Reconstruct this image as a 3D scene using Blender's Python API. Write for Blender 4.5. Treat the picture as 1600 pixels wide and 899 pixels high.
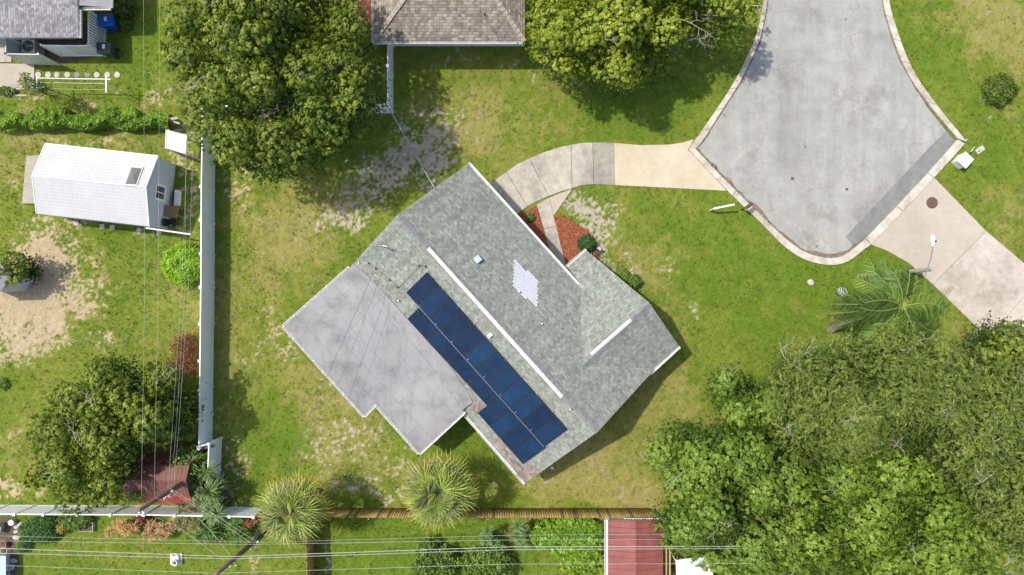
import bpy, math, random
import numpy as np
from mathutils import Vector

random.seed(7)
RNG = np.random.default_rng(11)
for o in list(bpy.data.objects):
    bpy.data.objects.remove(o)
SC = bpy.context.scene
COL = SC.collection

# ------------------------------------------------------------------ camera
CAM_H = 41.2            # metres above the lawn
FPX = 1030.0            # focal length in pixels of the 1600 px photograph
NX, NY = 797.0, 470.0   # the pixel straight below the camera
cam_d = bpy.data.cameras.new("camera")
cam = bpy.data.objects.new("camera", cam_d)
COL.objects.link(cam)
cam.location = (0, 0, CAM_H)
cam.rotation_euler = (0, 0, 0)
cam_d.sensor_width = 36.0
cam_d.lens = 36.0 * FPX / 1600.0
cam_d.shift_x = (800 - NX) / 1600.0
cam_d.shift_y = (NY - 449.5) / 1600.0
cam_d.clip_end = 3000
SC.camera = cam

# ------------------------------------------------------------------ light
SUN = Vector((-0.54, 0.21, 1.0)).normalized()
w = bpy.data.worlds.new("World")
SC.world = w
w.use_nodes = True
nt = w.node_tree
nt.nodes.clear()
sky = nt.nodes.new("ShaderNodeTexSky")
sky.sky_type = 'NISHITA'
sky.sun_disc = False
sky.sun_elevation = math.asin(SUN.z)
sky.sun_rotation = math.atan2(SUN.x, SUN.y)
sky.air_density = 1.0
sky.dust_density = 2.5
sky.ozone_density = 1.0
bg = nt.nodes.new("ShaderNodeBackground")
bg.inputs[1].default_value = 0.15
wo = nt.nodes.new("ShaderNodeOutputWorld")
nt.links.new(sky.outputs[0], bg.inputs[0])
nt.links.new(bg.outputs[0], wo.inputs[0])
sd = bpy.data.lights.new("sun", 'SUN')
sd.energy = 3.0
sd.angle = math.radians(1.2)
sd.color = (1.0, 0.945, 0.84)
so = bpy.data.objects.new("sun", sd)
COL.objects.link(so)
so.rotation_euler = (-SUN).to_track_quat('-Z', 'Y').to_euler()
so.location = (-20, 8, 60)
SC.view_settings.view_transform = 'Standard'
SC.view_settings.look = 'None'
SC.view_settings.exposure = 0.42
SC.view_settings.gamma = 1
SC.cycles.max_bounces = 6
SC.cycles.diffuse_bounces = 3
SC.cycles.transparent_max_bounces = 6


# ------------------------------------------------------------------ helpers
def P(px, py, z=0.0):
    """world point at height z seen at photograph pixel (px, py)"""
    k = (CAM_H - z) / FPX
    return Vector(((px - NX) * k, -(py - NY) * k, z))


def plane3(a, b, c):
    n = (b - a).cross(c - a).normalized()
    return a, n


def PP(px, py, pl, off=0.0):
    a, n = pl
    if n.z < 0:
        n = -n
    a = a + n * off
    o = Vector((0, 0, CAM_H))
    d = P(px, py, 0) - o
    t = (a - o).dot(n) / d.dot(n)
    return o + d * t


def zon(pl, x, y):
    a, n = pl
    return a.z - (n.x * (x - a.x) + n.y * (y - a.y)) / n.z


class MB:
    def __init__(s):
        s.v, s.f, s.m, s.uv = [], [], [], []

    def add(s, vs, fs, mi=0, uvs=None):
        b = len(s.v)
        s.v += [tuple(v) for v in vs]
        for i, f in enumerate(fs):
            s.f.append([b + k for k in f])
            s.m.append(mi)
            s.uv.append(uvs[i] if uvs else [(0, 0)] * len(f))
        return s

    def box(s, c, size, rz=0.0, mi=0, axes=None):
        c = Vector(c)
        if axes is None:
            ax = Vector((math.cos(rz), math.sin(rz), 0))
            ay = Vector((-math.sin(rz), math.cos(rz), 0))
            az = Vector((0, 0, 1))
        else:
            ax, ay, az = axes
        hx, hy, hz = size[0] / 2, size[1] / 2, size[2] / 2
        vs = [c + ax * (sx * hx) + ay * (sy * hy) + az * (sz * hz)
              for sz in (-1, 1) for sy in (-1, 1) for sx in (-1, 1)]
        return s.add(vs, [(0, 2, 3, 1), (4, 5, 7, 6), (0, 1, 5, 4), (2, 6, 7, 3), (0, 4, 6, 2), (1, 3, 7, 5)], mi)

    def prism(s, pts, z0, z1, mi=0, side=None):
        pts = [Vector((p[0], p[1], 0)) for p in pts]
        ar = sum(pts[i].x * pts[(i + 1) % len(pts)].y - pts[(i + 1) % len(pts)].x * pts[i].y for i in range(len(pts)))
        if ar < 0:
            pts = pts[::-1]
        n = len(pts)
        vs = [(p.x, p.y, z0) for p in pts] + [(p.x, p.y, z1) for p in pts]
        s.add(vs, [list(range(n))[::-1]], mi)
        b = len(s.v) - 2 * n
        s.f.append([b + n + k for k in range(n)]); s.m.append(mi); s.uv.append([(0, 0)] * n)
        for k in range(n):
            s.f.append([b + k, b + (k + 1) % n, b + n + (k + 1) % n, b + n + k])
            s.m.append(mi if side is None else side); s.uv.append([(0, 0)] * 4)
        return s

    def slab(s, top, udir, th=0.14, mi=0, side=1):
        """roof plane with thickness; uv in metres along udir and up the slope"""
        top = [Vector(p) for p in top]
        n = (top[1] - top[0]).cross(top[2] - top[0])
        if n.z < 0:
            top = top[::-1]
            n = -n
        n.normalize()
        u = Vector(udir); u = (u - n * u.dot(n)).normalized()
        v = n.cross(u)
        uvs = [(p.dot(u), p.dot(v)) for p in top]
        k = len(top)
        bot = [p - Vector((0, 0, th)) for p in top]
        s.add(top, [list(range(k))], mi, [uvs])
        s.add(bot, [list(range(k))[::-1]], side)
        for i in range(k):
            j = (i + 1) % k
            s.add([bot[i], bot[j], top[j], top[i]], [(0, 1, 2, 3)], side)
        return s

    def tube(s, pts, rad, seg=8, mi=0, cap=True):
        pts = [Vector(p) for p in pts]
        if not hasattr(rad, '__len__'):
            rad = [rad] * len(pts)
        b = len(s.v)
        prev = None
        for i, p in enumerate(pts):
            d = (pts[min(i + 1, len(pts) - 1)] - pts[max(i - 1, 0)])
            if d.length < 1e-9:
                d = Vector((0, 0, 1))
            d.normalize()
            a = prev if prev is not None else (Vector((1, 0, 0)) if abs(d.x) < .8 else Vector((0, 1, 0)))
            a = (a - d * a.dot(d)).normalized()
            prev = a
            c = d.cross(a)
            for k in range(seg):
                t = 2 * math.pi * k / seg
                s.v.append(tuple(p + (a * math.cos(t) + c * math.sin(t)) * rad[i]))
        for i in range(len(pts) - 1):
            for k in range(seg):
                q = (k + 1) % seg
                s.f.append([b + i * seg + k, b + i * seg + q, b + (i + 1) * seg + q, b + (i + 1) * seg + k])
                s.m.append(mi); s.uv.append([(0, 0)] * 4)
        if cap:
            s.f.append([b + k for k in range(seg)][::-1]); s.m.append(mi); s.uv.append([(0, 0)] * seg)
            e = b + (len(pts) - 1) * seg
            s.f.append([e + k for k in range(seg)]); s.m.append(mi); s.uv.append([(0, 0)] * seg)
        return s

    def lathe(s, c, prof, seg=20, mi=0):
        """prof: list of (radius, z)"""
        c = Vector(c)
        b = len(s.v)
        for r, z in prof:
            for k in range(seg):
                t = 2 * math.pi * k / seg
                s.v.append((c.x + r * math.cos(t), c.y + r * math.sin(t), c.z + z))
        for i in range(len(prof) - 1):
            for k in range(seg):
                q = (k + 1) % seg
                s.f.append([b + i * seg + k, b + i * seg + q, b + (i + 1) * seg + q, b + (i + 1) * seg + k])
                s.m.append(mi); s.uv.append([(0, 0)] * 4)
        s.f.append([b + k for k in range(seg)][::-1]); s.m.append(mi); s.uv.append([(0, 0)] * seg)
        e = b + (len(prof) - 1) * seg
        s.f.append([e + k for k in range(seg)]); s.m.append(mi); s.uv.append([(0, 0)] * seg)
        return s

    def build(s, name, mats, parent=None, smooth=False, bevel=0):
        me = bpy.data.meshes.new(name)
        me.from_pydata(s.v, [], s.f)
        if not isinstance(mats, (list, tuple)):
            mats = [mats]
        for m in mats:
            me.materials.append(m)
        me.polygons.foreach_set("material_index", s.m)
        uvl = me.uv_layers.new(name="UVMap")
        flat = [c for f in s.uv for uv in f for c in uv]
        uvl.data.foreach_set("uv", flat)
        if smooth:
            me.polygons.foreach_set("use_smooth", [True] * len(s.f))
        me.update()
        o = bpy.data.objects.new(name, me)
        COL.objects.link(o)
        if parent is not None:
            o.parent = parent
            o.matrix_parent_inverse = parent.matrix_world.inverted() if False else o.matrix_parent_inverse
            # parents sit at real places: keep world coordinates of the mesh
            px = parent
            off = Vector((0, 0, 0))
            while px is not None:
                off += px.location
                px = px.parent
            if off.length > 0:
                o.location = -off
        if bevel:
            md = o.modifiers.new("bevel", 'BEVEL')
            md.width = bevel; md.segments = 2; md.limit_method = 'ANGLE'
        return o


def tag(o, label, cat, group=None):
    o['label'] = label
    o['category'] = cat
    if group:
        o['group'] = group
    return o


def structure(o):
    o['kind'] = 'structure'
    return o


def stuff(o):
    o['kind'] = 'stuff'
    return o


def thing(name, label, cat, loc=(0, 0, 0), group=None):
    e = bpy.data.objects.new(name, None)
    e.empty_display_size = 0.3
    COL.objects.link(e)
    e.location = loc
    return tag(e, label, cat, group)


def copy_thing(root, delta, label, name=None):
    """copy of a thing with copies of its parts and sub-parts"""
    def cp(o, par):
        c = o.copy()
        COL.objects.link(c)
        if par is not None:
            c.parent = par
        for ch in o.children:
            cp(ch, c)
        return c
    r = cp(root, None)
    r.location = root.location + Vector(delta)
    r['label'] = label
    return r


# ------------------------------------------------------------------ materials
def newmat(name):
    m = bpy.data.materials.new(name)
    m.use_nodes = True
    t = m.node_tree
    b = t.nodes["Principled BSDF"]
    return m, t, b


def ramp(t, fac, stops):
    r = t.nodes.new("ShaderNodeValToRGB")
    el = r.color_ramp.elements
    el[0].position, el[0].color = stops[0][0], (*stops[0][1], 1)
    el[1].position, el[1].color = stops[-1][0], (*stops[-1][1], 1)
    for p, c in stops[1:-1]:
        e = el.new(p); e.color = (*c, 1)
    t.links.new(fac, r.inputs[0])
    return r.outputs[0]


def noise(t, scale, detail=4, rough=0.6, stretch=None, coord='Object', rot=0):
    tc = t.nodes.new("ShaderNodeTexCoord")
    src = tc.outputs[coord]
    mp = t.nodes.new("ShaderNodeMapping")
    t.links.new(src, mp.inputs[0])
    if stretch:
        mp.inputs['Scale'].default_value = stretch
    mp.inputs['Rotation'].default_value = (0, 0, rot)
    n = t.nodes.new("ShaderNodeTexNoise")
    n.inputs['Scale'].default_value = scale
    n.inputs['Detail'].default_value = detail
    n.inputs['Roughness'].default_value = rough
    t.links.new(mp.outputs[0], n.inputs[0])
    return n.outputs[0]


def mixc(t, a, b, fac, mode='MIX'):
    m = t.nodes.new("ShaderNodeMix")
    m.data_type = 'RGBA'
    m.blend_type = mode
    for sock, v in ((m.inputs[6], a), (m.inputs[7], b), (m.inputs[0], fac)):
        if isinstance(v, (float, int)):
            sock.default_value = v
        elif isinstance(v, tuple):
            sock.default_value = (*v, 1) if len(v) == 3 else v
        else:
            t.links.new(v, sock)
    return m.outputs[2]


def bump(t, b, h, strength=0.3, dist=0.02):
    n = t.nodes.new("ShaderNodeBump")
    n.inputs['Strength'].default_value = strength
    n.inputs['Distance'].default_value = dist
    t.links.new(h, n.inputs['Height'])
    t.links.new(n.outputs[0], b.inputs['Normal'])


def simple(name, c, var=0.25, scale=6, rough=0.6, metal=0.0, stretch=None, bmp=0.15, spec=0.4):
    m, t, b = newmat(name)
    f = noise(t, scale, 6, 0.65, stretch)
    lo = tuple(x * (1 - var) for x in c)
    hi = tuple(min(1, x * (1 + var * 0.8)) for x in c)
    t.links.new(ramp(t, f, [(0.28, lo), (0.72, hi)]), b.inputs['Base Color'])
    b.inputs['Roughness'].default_value = rough
    b.inputs['Metallic'].default_value = metal
    b.inputs['Specular IOR Level'].default_value = spec
    if bmp:
        bump(t, b, f, bmp)
    return m


M = {}
M['vinyl'] = simple('white_vinyl', (0.92, 0.93, 0.94), 0.06, 1.2, 0.45)
M['white'] = simple('white_paint', (0.80, 0.79, 0.76), 0.10, 3, 0.5)
M['trim'] = simple('off_white_trim', (0.66, 0.65, 0.61), 0.15, 4, 0.55)
M['cream'] = simple('cream_siding', (0.62, 0.60, 0.50), 0.15, 1.2, 0.6)
M['bluegrey'] = simple('blue_grey_siding', (0.50, 0.55, 0.62), 0.10, 2, 0.6, stretch=(1, 1, 9))
M['wall'] = simple('pale_stucco', (0.55, 0.57, 0.58), 0.1, 3, 0.8)
M['dark'] = simple('dark_shadow_gap', (0.03, 0.03, 0.03), 0.3, 5, 0.8)
M['metal'] = simple('galvanised_metal', (0.45, 0.46, 0.46), 0.15, 6, 0.4, metal=0.7)
M['rail'] = simple('aluminium_rail', (0.55, 0.57, 0.6), 0.15, 6, 0.35, metal=0.6)
M['plastic_w'] = simple('white_plastic', (0.78, 0.79, 0.78), 0.06, 3, 0.4)
M['blue'] = simple('blue_plastic', (0.005, 0.10, 0.46), 0.15, 2, 0.4)
M['bin_green'] = simple('dark_green_plastic', (0.035, 0.06, 0.055), 0.15, 2, 0.45)
M['black'] = simple('black_plastic', (0.02, 0.02, 0.022), 0.2, 4, 0.5)
M['wood_grey'] = simple('weathered_wood', (0.38, 0.34, 0.27), 0.3, 2, 0.8, stretch=(1, 12, 1))
M['wood_brown'] = simple('brown_wood', (0.27, 0.17, 0.08), 0.35, 3, 0.7, stretch=(8, 1, 1))
M['pole'] = simple('utility_pole_wood', (0.17, 0.12, 0.085), 0.35, 5, 0.85, stretch=(1, 1, .3))
M['wire'] = simple('power_cable', (0.50, 0.50, 0.47), 0.1, 3, 0.5)
M['wire_dark'] = simple('dark_cable', (0.13, 0.13, 0.14), 0.1, 3, 0.5)
M['stone'] = simple('pale_paver_stone', (0.50, 0.47, 0.41), 0.3, 8, 0.9, bmp=.4)
M['stone_dark'] = simple('grey_paver_stone', (0.27, 0.26, 0.23), 0.3, 8, 0.9, bmp=.4)
M['terracotta'] = simple('terracotta', (0.42, 0.19, 0.09), 0.3, 7, 0.8)
M['soil'] = simple('dark_soil', (0.11, 0.085, 0.06), 0.45, 5, 0.95, bmp=.5)
M['iron'] = simple('rusty_iron', (0.13, 0.075, 0.06), 0.35, 12, 0.75, bmp=.3)
M['red_paint'] = simple('red_paint', (0.45, 0.03, 0.03), 0.2, 4, 0.5)
M['bark'] = simple('grey_bark', (0.20, 0.17, 0.13), 0.35, 7, 0.9, stretch=(1, 1, .3), bmp=.5)
M['twig'] = simple('bare_pale_twigs', (0.42, 0.38, 0.32), 0.25, 4, 0.9)
M['palm_bark'] = simple('palm_trunk', (0.26, 0.23, 0.19), 0.4, 4, 0.95, stretch=(1, 1, 6), bmp=.6)
M['glass'] = simple('dark_glass', (0.05, 0.06, 0.07), 0.3, 2, 0.08, bmp=0, spec=.8)
M['skylight'] = simple('skylight_acrylic', (0.14, 0.14, 0.11), 0.3, 1.2, 0.12, bmp=0, spec=.8)
M['car'] = simple('white_car_paint', (0.80, 0.81, 0.82), 0.03, 1, 0.18, bmp=0)
M['tyre'] = simple('tyre_rubber', (0.02, 0.02, 0.02), 0.2, 8, 0.9)
M['canopy_w'] = simple('white_metal_roof', (0.82, 0.84, 0.86), 0.08, 1.5, 0.4, stretch=(1, 8, 1))
M['lamp_lens'] = simple('lamp_lens', (0.75, 0.76, 0.72), 0.05, 3, 0.2, bmp=0)


def leafmat(name, rough=0.5, trans=0.25):
    m, t, b = newmat(name)
    a = t.nodes.new("ShaderNodeAttribute"); a.attribute_name = "Col"
    t.links.new(a.outputs['Color'], b.inputs['Base Color'])
    b.inputs['Roughness'].default_value = rough
    b.inputs['Specular IOR Level'].default_value = 0.35
    tr = t.nodes.new("ShaderNodeBsdfTranslucent")
    hs = t.nodes.new("ShaderNodeMix"); hs.data_type = 'RGBA'; hs.blend_type = 'MULTIPLY'
    hs.inputs[0].default_value = 1
    t.links.new(a.outputs['Color'], hs.inputs[6])
    hs.inputs[7].default_value = (1.5, 1.6, 0.5, 1)
    t.links.new(hs.outputs[2], tr.inputs['Color'])
    mx = t.nodes.new("ShaderNodeMixShader"); mx.inputs[0].default_value = trans
    t.links.new(b.outputs[0], mx.inputs[1]); t.links.new(tr.outputs[0], mx.inputs[2])
    t.links.new(mx.outputs[0], t.nodes["Material Output"].inputs['Surface'])
    return m


M['leaf'] = leafmat('leaf')
M['grass'] = leafmat('grass_blade', 0.7, 0.2)


def shingle(name, cols, blotch, row=0.145, wid=0.32, stain=None, contrast=.75):
    m, t, b = newmat(name)
    tc = t.nodes.new("ShaderNodeTexCoord")
    br = t.nodes.new("ShaderNodeTexBrick")
    br.inputs['Scale'].default_value = 1.0
    br.inputs['Brick Width'].default_value = wid
    br.inputs['Row Height'].default_value = row
    br.inputs['Mortar Size'].default_value = 0.012
    br.inputs['Mortar Smooth'].default_value = 0.3
    br.inputs['Bias'].default_value = 0.0
    br.inputs['Color1'].default_value = (*cols[0], 1)
    br.inputs['Color2'].default_value = (*cols[1], 1)
    br.inputs['Mortar'].default_value = (*cols[2], 1)
    br.offset = 0.37; br.offset_frequency = 3
    t.links.new(tc.outputs['UV'], br.inputs[0])
    br2 = t.nodes.new("ShaderNodeTexBrick")
    br2.inputs['Scale'].default_value = 1.0
    br2.inputs['Brick Width'].default_value = wid * 0.61
    br2.inputs['Row Height'].default_value = row
    br2.inputs['Mortar Size'].default_value = 0.0
    br2.inputs['Color1'].default_value = (0.62, 0.62, 0.62, 1)
    br2.inputs['Color2'].default_value = (1.35, 1.35, 1.35, 1)
    br2.inputs['Mortar'].default_value = (1, 1, 1, 1)
    br2.offset = 0.63; br2.offset_frequency = 2
    t.links.new(tc.outputs['UV'], br2.inputs[0])
    c = mixc(t, br.outputs[0], br2.outputs[0], contrast, 'MULTIPLY')
    n1 = noise(t, 0.55, 5, 0.6, coord='UV')
    c = mixc(t, c, ramp(t, n1, [(0.3, blotch[0]), (0.7, blotch[1])]), 1.0, 'MULTIPLY')
    n3 = noise(t, 1.0, 4, 0.6, coord='UV', stretch=(2.2, .35, 1))
    c = mixc(t, c, ramp(t, n3, [(0.35, (.86, .86, .86)), (0.65, (1.08, 1.08, 1.08))]), 1.0, 'MULTIPLY')
    n2 = noise(t, 45, 2, 0.7, coord='UV')
    c = mixc(t, c, ramp(t, n2, [(0.3, (.78, .78, .78)), (0.7, (1.2, 1.2, 1.2))]), 0.7, 'MULTIPLY')
    if contrast < .3:
        c = mixc(t, br.outputs[0], ramp(t, n1, [(0.3, (.93, .93, .93)), (0.7, (1.04, 1.04, 1.04))]), 1.0, 'MULTIPLY')
    if stain:
        n4 = noise(t, 0.35, 5, 0.7, coord='Object')
        f = ramp(t, n4, [(0.52, (0, 0, 0)), (0.66, (1, 1, 1))])
        c = mixc(t, c, stain, f)
    t.links.new(c, b.inputs['Base Color'])
    b.inputs['Roughness'].default_value = 0.95
    b.inputs['Specular IOR Level'].default_value = 0.15
    bump(t, b, br.outputs['Fac'], -0.5, 0.012)
    return m


M['shingle'] = shingle('grey_green_shingles', [(0.305, 0.318, 0.278), (0.235, 0.250, 0.216), (0.135, 0.145, 0.125)],
                       [(0.93, 0.94, 0.94), (1.05, 1.05, 1.04)], contrast=.5)
M['shingle_pink'] = shingle('brownish_worn_shingles', [(0.34, 0.28, 0.25), (0.25, 0.21, 0.19), (0.12, 0.11, 0.1)],
                            [(0.85, 0.83, 0.83), (1.12, 1.1, 1.1)])
M['shingle_white'] = shingle('pale_new_shingles', [(0.60, 0.62, 0.66), (0.56, 0.58, 0.62), (0.36, 0.37, 0.4)],
                             [(0.98, 0.98, 0.98), (1.02, 1.02, 1.02)], 0.145, 0.25, contrast=.15)
M['shingle_grey'] = shingle('neighbour_grey_shingles', [(0.31, 0.30, 0.30), (0.23, 0.22, 0.225), (0.15, 0.145, 0.14)],
                            [(0.85, 0.85, 0.85), (1.12, 1.12, 1.12)], 0.15, 0.3)
M['shingle_tan'] = shingle('tan_brown_shingles', [(0.345, 0.305, 0.255), (0.24, 0.207, 0.172), (0.13, 0.112, 0.092)],
                           [(0.78, 0.76, 0.76), (1.2, 1.18, 1.15)], 0.16, 0.34)
M['vent_w'] = simple('weathered_white_vent', (.64, .63, .60), .18, 7, .6)
M['cap'] = simple('grey_cap_shingle', (.22, .22, .215), .3, 4, .95)
M['shed_roof'] = shingle('white_shed_shingles', [(0.565, 0.56, 0.555), (0.55, 0.545, 0.54), (0.44, 0.435, 0.435)],
                         [(0.97, 0.97, 0.97), (1.03, 1.03, 1.03)], 0.2, 0.5, contrast=.15)


def metal_roof(name, base, dark, pitch=0.3, rough=0.55):
    m, t, b = newmat(name)
    tc = t.nodes.new("ShaderNodeTexCoord")
    wv = t.nodes.new("ShaderNodeTexWave")
    wv.wave_type = 'BANDS'; wv.bands_direction = 'X'; wv.wave_profile = 'SAW'
    wv.inputs['Scale'].default_value = 0.314 / pitch
    wv.inputs['Distortion'].default_value = 0.4
    t.links.new(tc.outputs['UV'], wv.inputs[0])
    c = mixc(t, base, dark, ramp(t, wv.outputs[1], [(0.80, (0, 0, 0)), (0.93, (1, 1, 1))]))
    n = noise(t, 0.9, 6, 0.7, coord='UV')
    c = mixc(t, c, ramp(t, n, [(0.3, (.68, .66, .66)), (0.7, (1.25, 1.2, 1.2))]), 1.0, 'MULTIPLY')
    t.links.new(c, b.inputs['Base Color'])
    b.inputs['Roughness'].default_value = rough
    bump(t, b, wv.outputs[1], 0.4, 0.03)
    return m


M['red_roof'] = metal_roof('faded_red_metal', (0.25, 0.078, 0.062), (0.17, 0.05, 0.04), 0.35)
M['red_barn'] = metal_roof('red_brown_boards', (0.13, 0.042, 0.030), (0.06, 0.02, 0.02), 0.22)
M['red_mid'] = metal_roof('mid_red_boards', (0.185, 0.068, 0.045), (0.08, 0.03, 0.025), 0.22)
M['red_bright'] = metal_roof('bright_red_boards', (0.40, 0.06, 0.04), (0.15, 0.03, 0.02), 0.22)
M['orange_roof'] = metal_roof('terracotta_tiles', (0.60, 0.17, 0.07), (0.34, 0.09, 0.04), 0.25)


def membrane():
    m, t, b = newmat('grey_membrane_roof')
    n = noise(t, 0.28, 7, 0.62)
    c = ramp(t, n, [(0.30, (0.20, 0.20, 0.195)), (0.5, (0.272, 0.266, 0.264)), (0.7, (0.305, 0.31, 0.303))])
    # wind-blown dirt marks
    n2 = noise(t, 0.55, 7, 0.66, stretch=(0.6, 1.3, 1), rot=0.9)
    c = mixc(t, c, ramp(t, n2, [(0.34, (.70, .70, .70)), (0.48, (.98, .98, .98)), (0.7, (1.08, 1.08, 1.08))]), 1.0, 'MULTIPLY')
    # welded sheet seams
    tc = t.nodes.new("ShaderNodeTexCoord")
    br = t.nodes.new("ShaderNodeTexBrick")
    br.inputs['Brick Width'].default_value = 3.4
    br.inputs['Row Height'].default_value = 0.98
    br.inputs['Mortar Size'].default_value = 0.028
    br.inputs['Scale'].default_value = 1
    br.inputs['Color1'].default_value = (1, 1, 1, 1)
    br.inputs['Color2'].default_value = (0.95, 0.95, 0.96, 1)
    br.inputs['Mortar'].default_value = (0.80, 0.80, 0.81, 1)
    t.links.new(tc.outputs['UV'], br.inputs[0])
    c = mixc(t, c, br.outputs[0], .9, 'MULTIPLY')
    n6 = noise(t, 2.4, 7, 0.75, stretch=(1.0, .22, 1), rot=-0.7)
    c = mixc(t, c, ramp(t, n6, [(0.36, (.80, .80, .80)), (0.52, (1, 1, 1)), (0.7, (1.07, 1.07, 1.07))]), .8, 'MULTIPLY')
    t.links.new(c, b.inputs['Base Color'])
    b.inputs['Roughness'].default_value = 0.7
    bump(t, b, n2, 0.25, 0.05)
    return m


M['membrane'] = membrane()


def concrete(name, a, b_, c_, stain=0.5, sc=0.5):
    m, t, b = newmat(name)
    n = noise(t, sc, 8, 0.68)
    c = ramp(t, n, [(0.30, a), (0.5, b_), (0.68, c_)])
    n2 = noise(t, 2.2, 6, 0.75)
    c = mixc(t, c, ramp(t, n2, [(0.3, (.72, .72, .70)), (0.6, (1.08, 1.08, 1.07))]), stain, 'MULTIPLY')
    n3 = noise(t, 26, 3, 0.7)
    c = mixc(t, c, ramp(t, n3, [(0.3, (.85, .85, .85)), (0.7, (1.1, 1.1, 1.1))]), 0.6, 'MULTIPLY')
    t.links.new(c, b.inputs['Base Color'])
    b.inputs['Roughness'].default_value = 0.9
    b.inputs['Specular IOR Level'].default_value = 0.2
    bump(t, b, n3, 0.25, 0.01)
    return m


M['conc_old'] = concrete('stained_old_concrete', (0.26, 0.24, 0.205), (0.44, 0.40, 0.34), (0.53, 0.485, 0.41), .9, .45)
M['conc_dark'] = concrete('dark_stained_concrete', (0.23, 0.215, 0.185), (0.32, 0.30, 0.26), (0.40, 0.37, 0.32), .9, .5)
M['conc_new'] = concrete('cream_concrete', (0.50, 0.42, 0.29), (0.56, 0.48, 0.35), (0.60, 0.53, 0.41), .35, .35)
M['conc_pink'] = concrete('pinkish_pale_concrete', (0.40, 0.355, 0.29), (0.47, 0.41, 0.335), (0.50, 0.45, 0.38), .35, .3)
M['conc_worn'] = concrete('worn_pale_concrete', (0.33, 0.28, 0.23), (0.49, 0.43, 0.37), (0.56, 0.51, 0.44), .7, .35)
M['curb'] = concrete('curb_concrete', (0.36, 0.33, 0.27), (0.54, 0.49, 0.42), (0.62, 0.57, 0.49), .5, 1.1)


M['curb2'] = concrete('curb_concrete_stained', (0.28, 0.25, 0.20), (0.47, 0.42, 0.34), (0.56, 0.50, 0.42), .7, 1.3)


def asphalt():
    m, t, b = newmat('pale_worn_asphalt')
    n = noise(t, 0.16, 7, 0.6)
    c = ramp(t, n, [(0.3, (0.30, 0.300, 0.285)), (0.5, (0.352, 0.350, 0.330)), (0.7, (0.40, 0.397, 0.372))])
    ns = noise(t, 0.7, 7, 0.7, stretch=(1.3, 0.10, 1), rot=.12)
    nb_ = noise(t, 1.1, 8, 0.7, rot=.6)
    c = mixc(t, c, ramp(t, nb_, [(0.34, (.84, .84, .85)), (0.62, (1.08, 1.08, 1.06))]), 0.8, 'MULTIPLY')
    c = mixc(t, c, ramp(t, ns, [(0.36, (.86, .85, .82)), (0.58, (1.04, 1.04, 1.03))]), 0.8, 'MULTIPLY')
    nst = noise(t, 0.33, 8, 0.72, rot=1.1)
    c = mixc(t, c, ramp(t, nst, [(0.30, (.72, .71, .69)), (0.46, (1, 1, 1)), (0.62, (1, 1, 1)), (0.75, (1.10, 1.09, 1.06))]), 1.0, 'MULTIPLY')
    n3 = noise(t, 14, 6, 0.85)
    c = mixc(t, c, ramp(t, n3, [(0.3, (.74, .74, .74)), (0.7, (1.17, 1.17, 1.17))]), 0.8, 'MULTIPLY')
    # cracks that cluster in patches
    tc = t.nodes.new("ShaderNodeTexCoord")
    dn = t.nodes.new("ShaderNodeTexNoise"); dn.inputs['Scale'].default_value = 1.6; dn.inputs['Detail'].default_value = 6
    t.links.new(tc.outputs['Object'], dn.inputs[0])
    va = t.nodes.new("ShaderNodeVectorMath"); va.operation = 'MULTIPLY_ADD'
    va.inputs[1].default_value = (0.9, 0.9, 0.9)
    t.links.new(dn.outputs['Color'], va.inputs[0]); t.links.new(tc.outputs['Object'], va.inputs[2])
    vo = t.nodes.new("ShaderNodeTexVoronoi"); vo.feature = 'DISTANCE_TO_EDGE'; vo.inputs['Scale'].default_value = 0.55
    t.links.new(va.outputs[0], vo.inputs[0])
    cr = ramp(t, vo.outputs['Distance'], [(0.0, (1, 1, 1)), (0.018, (0, 0, 0))])
    mk = ramp(t, noise(t, 0.22, 4, .6), [(0.47, (0, 0, 0)), (0.57, (.8, .8, .8))])
    f = mixc(t, cr, mk, 1.0, 'MULTIPLY')
    c = mixc(t, c, (0.25, 0.22, 0.18), f)
    # oil spots
    v2 = t.nodes.new("ShaderNodeTexVoronoi"); v2.inputs['Scale'].default_value = 0.42
    t.links.new(va.outputs[0], v2.inputs[0])
    c = mixc(t, c, (0.13, 0.12, 0.105), ramp(t, v2.outputs['Distance'], [(0.030, (.75, .75, .75)), (0.06, (0, 0, 0))]))
    t.links.new(c, b.inputs['Base Color'])
    b.inputs['Roughness'].default_value = 0.92
    b.inputs['Specular IOR Level'].default_value = 0.2
    bump(t, b, n3, 0.35, 0.01)
    return m


M['asphalt'] = asphalt()
M['asphalt_dark'] = concrete('newer_asphalt_patch', (0.18, 0.185, 0.18), (0.215, 0.22, 0.21), (0.25, 0.255, 0.245), .5, 1.2)


def mulchmat():
    m, t, b = newmat('red_bark_mulch')
    v = t.nodes.new("ShaderNodeTexVoronoi"); v.inputs['Scale'].default_value = 14
    tc = t.nodes.new("ShaderNodeTexCoord")
    t.links.new(tc.outputs['Object'], v.inputs[0])
    sp = t.nodes.new("ShaderNodeSeparateColor"); t.links.new(v.outputs['Color'], sp.inputs[0])
    c = ramp(t, sp.outputs[0], [(0.0, (0.11, 0.028, 0.012)), (0.5, (0.29, 0.075, 0.027)), (1.0, (0.48, 0.17, 0.08))])
    t.links.new(c, b.inputs['Base Color'])
    b.inputs['Roughness'].default_value = 0.95
    bump(t, b, v.outputs['Distance'], 0.8, 0.03)
    return m


M['mulch'] = mulchmat()


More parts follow.
